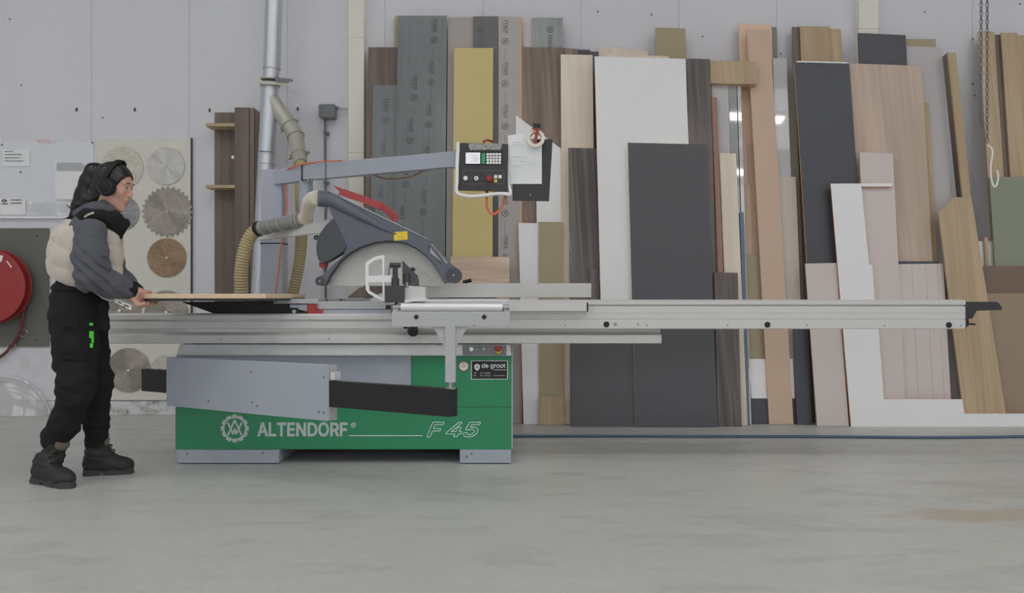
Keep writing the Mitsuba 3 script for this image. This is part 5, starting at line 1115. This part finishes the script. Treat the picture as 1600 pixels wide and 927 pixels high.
obj('tag_cord', tube(spline([P(175,462,4.82), P(178,458.5,4.81), P(184,461,4.80), P(181,467,4.80)], 14), .003, 6), M['vest'], k, True)
# boots
def boot(a, heel, toe, up_, lab):
    """a: ankle; heel and toe: points on the floor"""
    heel, toe = np.array([*heel, 0.]), np.array([*toe, 0.]); u_ = (toe-heel)/np.linalg.norm(toe-heel); w_ = np.array([-u_[1], u_[0], 0]); L_ = np.linalg.norm(toe-heel)
    f = Field(np.minimum(np.minimum(heel, toe), [*up_[:2], 0])-[.12,.12,.01], np.maximum(np.maximum(heel, toe), up_)+[.12,.12,.10], .0045)
    q = lambda s, t, z: heel + u_*s*L_ + w_*t + np.array([0, 0, z])
    f.chain([q(.15,0,.056), q(.45,0,.054), q(.72,.004,.046), q(.86,.004,.043)], [.040, .043, .041, .035], .02)
    f.cone(q(.76,-.014,.042), q(.80,.016,.042), .034, .034, .02)
    f.chain([q(.19,0,.070), q(.26,0,.11), a*.8 + up_*.2, up_ + [0,0,.0]], [.042, .045, .047, .053], .025)
    f.chain([q(.56,0,.066), q(.42,0,.098), q(.36,0,.13)], [.036, .038, .038], .02)
    f.ripple(lambda p: .005*(meshkit.fbm(p*np.array([30,30,45]), 3, 3)-.5) + .0022*np.sin(p[:, 2]*190 + 30*(p@u_))*(p[:, 2] > .085)*(p[:, 2] < .17)); f.cut(q(.5,0,.026), [0,0,-1]); f.cut(up_ + [0,0,.025], [-.25*u_[0], -.25*u_[1], 1])
    k = obj('boot', f.mesh(), M['boot'], PERSON, True, label=lab)
    ol = Polygon([(-.01,-.028), (-.006,.028), (.10,.036), (.34,.028), (.60,.040), (.82,.046), (.95,.030), (1.0,.006), (.98,-.020), (.86,-.040), (.6,-.041), (.34,-.032), (.10,-.036)])
    ol = Polygon(spline(list(ol.exterior.coords), 50)).buffer(0) if False else affinity.scale(ol, L_, 1, origin=(0, 0)).buffer(.0, quad_segs=6)
    ol = ol.buffer(-.018).buffer(.018, quad_segs=6); big = .5
    pieces = [(ol.buffer(-.002), .010, .030), (ol.intersection(sbox(-big, -big, .30*L_, big)), .0, .014), (ol.intersection(sbox(.40*L_, -big, big+L_, big)), .0, .014)]
    pieces += [(ol.intersection(sbox(a_*L_, -big, b_*L_, big)).buffer(.0025), .004, .018) for a_, b_ in ((.02,.08),(.12,.18),(.46,.52),(.56,.62),(.66,.72),(.76,.82),(.86,.92))]
    out = []
    for g, z0_, z1_ in pieces:
        mm = trimesh.creation.extrude_polygon(g, z1_-z0_, engine='earcut'); v = mm.vertices; mm.vertices = heel + v[:, :1]*u_ + v[:, 1:2]*w_ + v[:, 2:]*np.array([0,0,1.]) + [0,0,z0_+.001]; out.append(mm)
    obj('sole', cat(*out), M['sole'], k, 40, label='worn grey sole')
    lz = []
    for i in range(5):
        s = .62 - .055*i; z = .088 + .026*i + (.008 if i > 2 else 0); c_ = q(s if i < 3 else .46 - .015*(i-3), 0, z)
        lz.append(tube(spline([c_ - w_*.026 + u_*-.006, c_ + u_*.012 + np.array([0,0,.008]), c_ + w_*.026 + u_*-.006 + np.array([0,0,.01])], 8), .0035, 6))
    obj('lace', cat(*lz), M['lace'], k, True, kind='stuff')
    tp = up_ + u_*.050 + [0,0,-.004]
    T2 = Field(tp-.09, tp+.09, .005); T2.ell(tp, (.018, .040, .032), .005, np.array([u_, w_, [0,0,1]])); obj('tongue', T2.mesh(), M['tongue'], k, True, label='padded boot tongue')
    return k
boot(ankR, (X(54, 4.88), 4.88), (X(114, 4.72), 4.715), P(88, 692, 4.84), 'black work boot of the rear leg')
boot(ankL, (X(130, 5.06), 5.06), (X(210, 5.14), 5.14), P(149, 688, 5.07), 'black work boot of the leading leg')
# ear defenders
t = thing('ear_defenders', 'black ear defenders worn over the dark hair', 'headphones')
for s_ in (1, -1):
    c = hp(.006, s_*.086, -.010); ax_ = s_*rt + .1*fw
    obj('ear_cup', lathe([(.0005, .040), (.026, .038), (.038, .030), (.044, .016), (.043, .002), (.040, -.010), (.0005, -.010)], c, ax_, 32), M['muff'], t, 60)
    obj('cup_ring', lathe([(.030,.0375), (.033,.040), (.036,.0365)], c, ax_, 32), M['dark_plastic'], t, 60)
arcp = [hp(-.022 + .030*math.sin(a), .104*math.cos(a), .010 + .148*math.sin(a)) for a in np.linspace(.05, np.pi-.05, 30)]
bands = [hp(-.022 + .030*math.sin(a) + dx, .106*math.cos(a), .010 + .150*math.sin(a)) for a in np.linspace(.05, np.pi-.05, 30) for dx in (-.014, .014)]
V = np.array(bands); th_ = np.array([hp(-.022 + .030*math.sin(a) + dx, .098*math.cos(a), .010 + .141*math.sin(a)) for a in np.linspace(.05, np.pi-.05, 30) for dx in (-.014, .014)])
Vv = np.vstack([V, th_]); n2 = len(V); f_ = []
for i in range(29):
    a, b, c, d = 2*i, 2*i+1, 2*i+3, 2*i+2
    f_ += [(a, b, c), (a, c, d), (a+n2, c+n2, b+n2), (a+n2, d+n2, c+n2), (a, d, d+n2), (a, d+n2, a+n2), (b, b+n2, c+n2), (b, c+n2, c)]
hb = trimesh.Trimesh(Vv, f_, process=False); trimesh.repair.fix_normals(hb)
obj('headband', hb, M['muff'], t, 40)
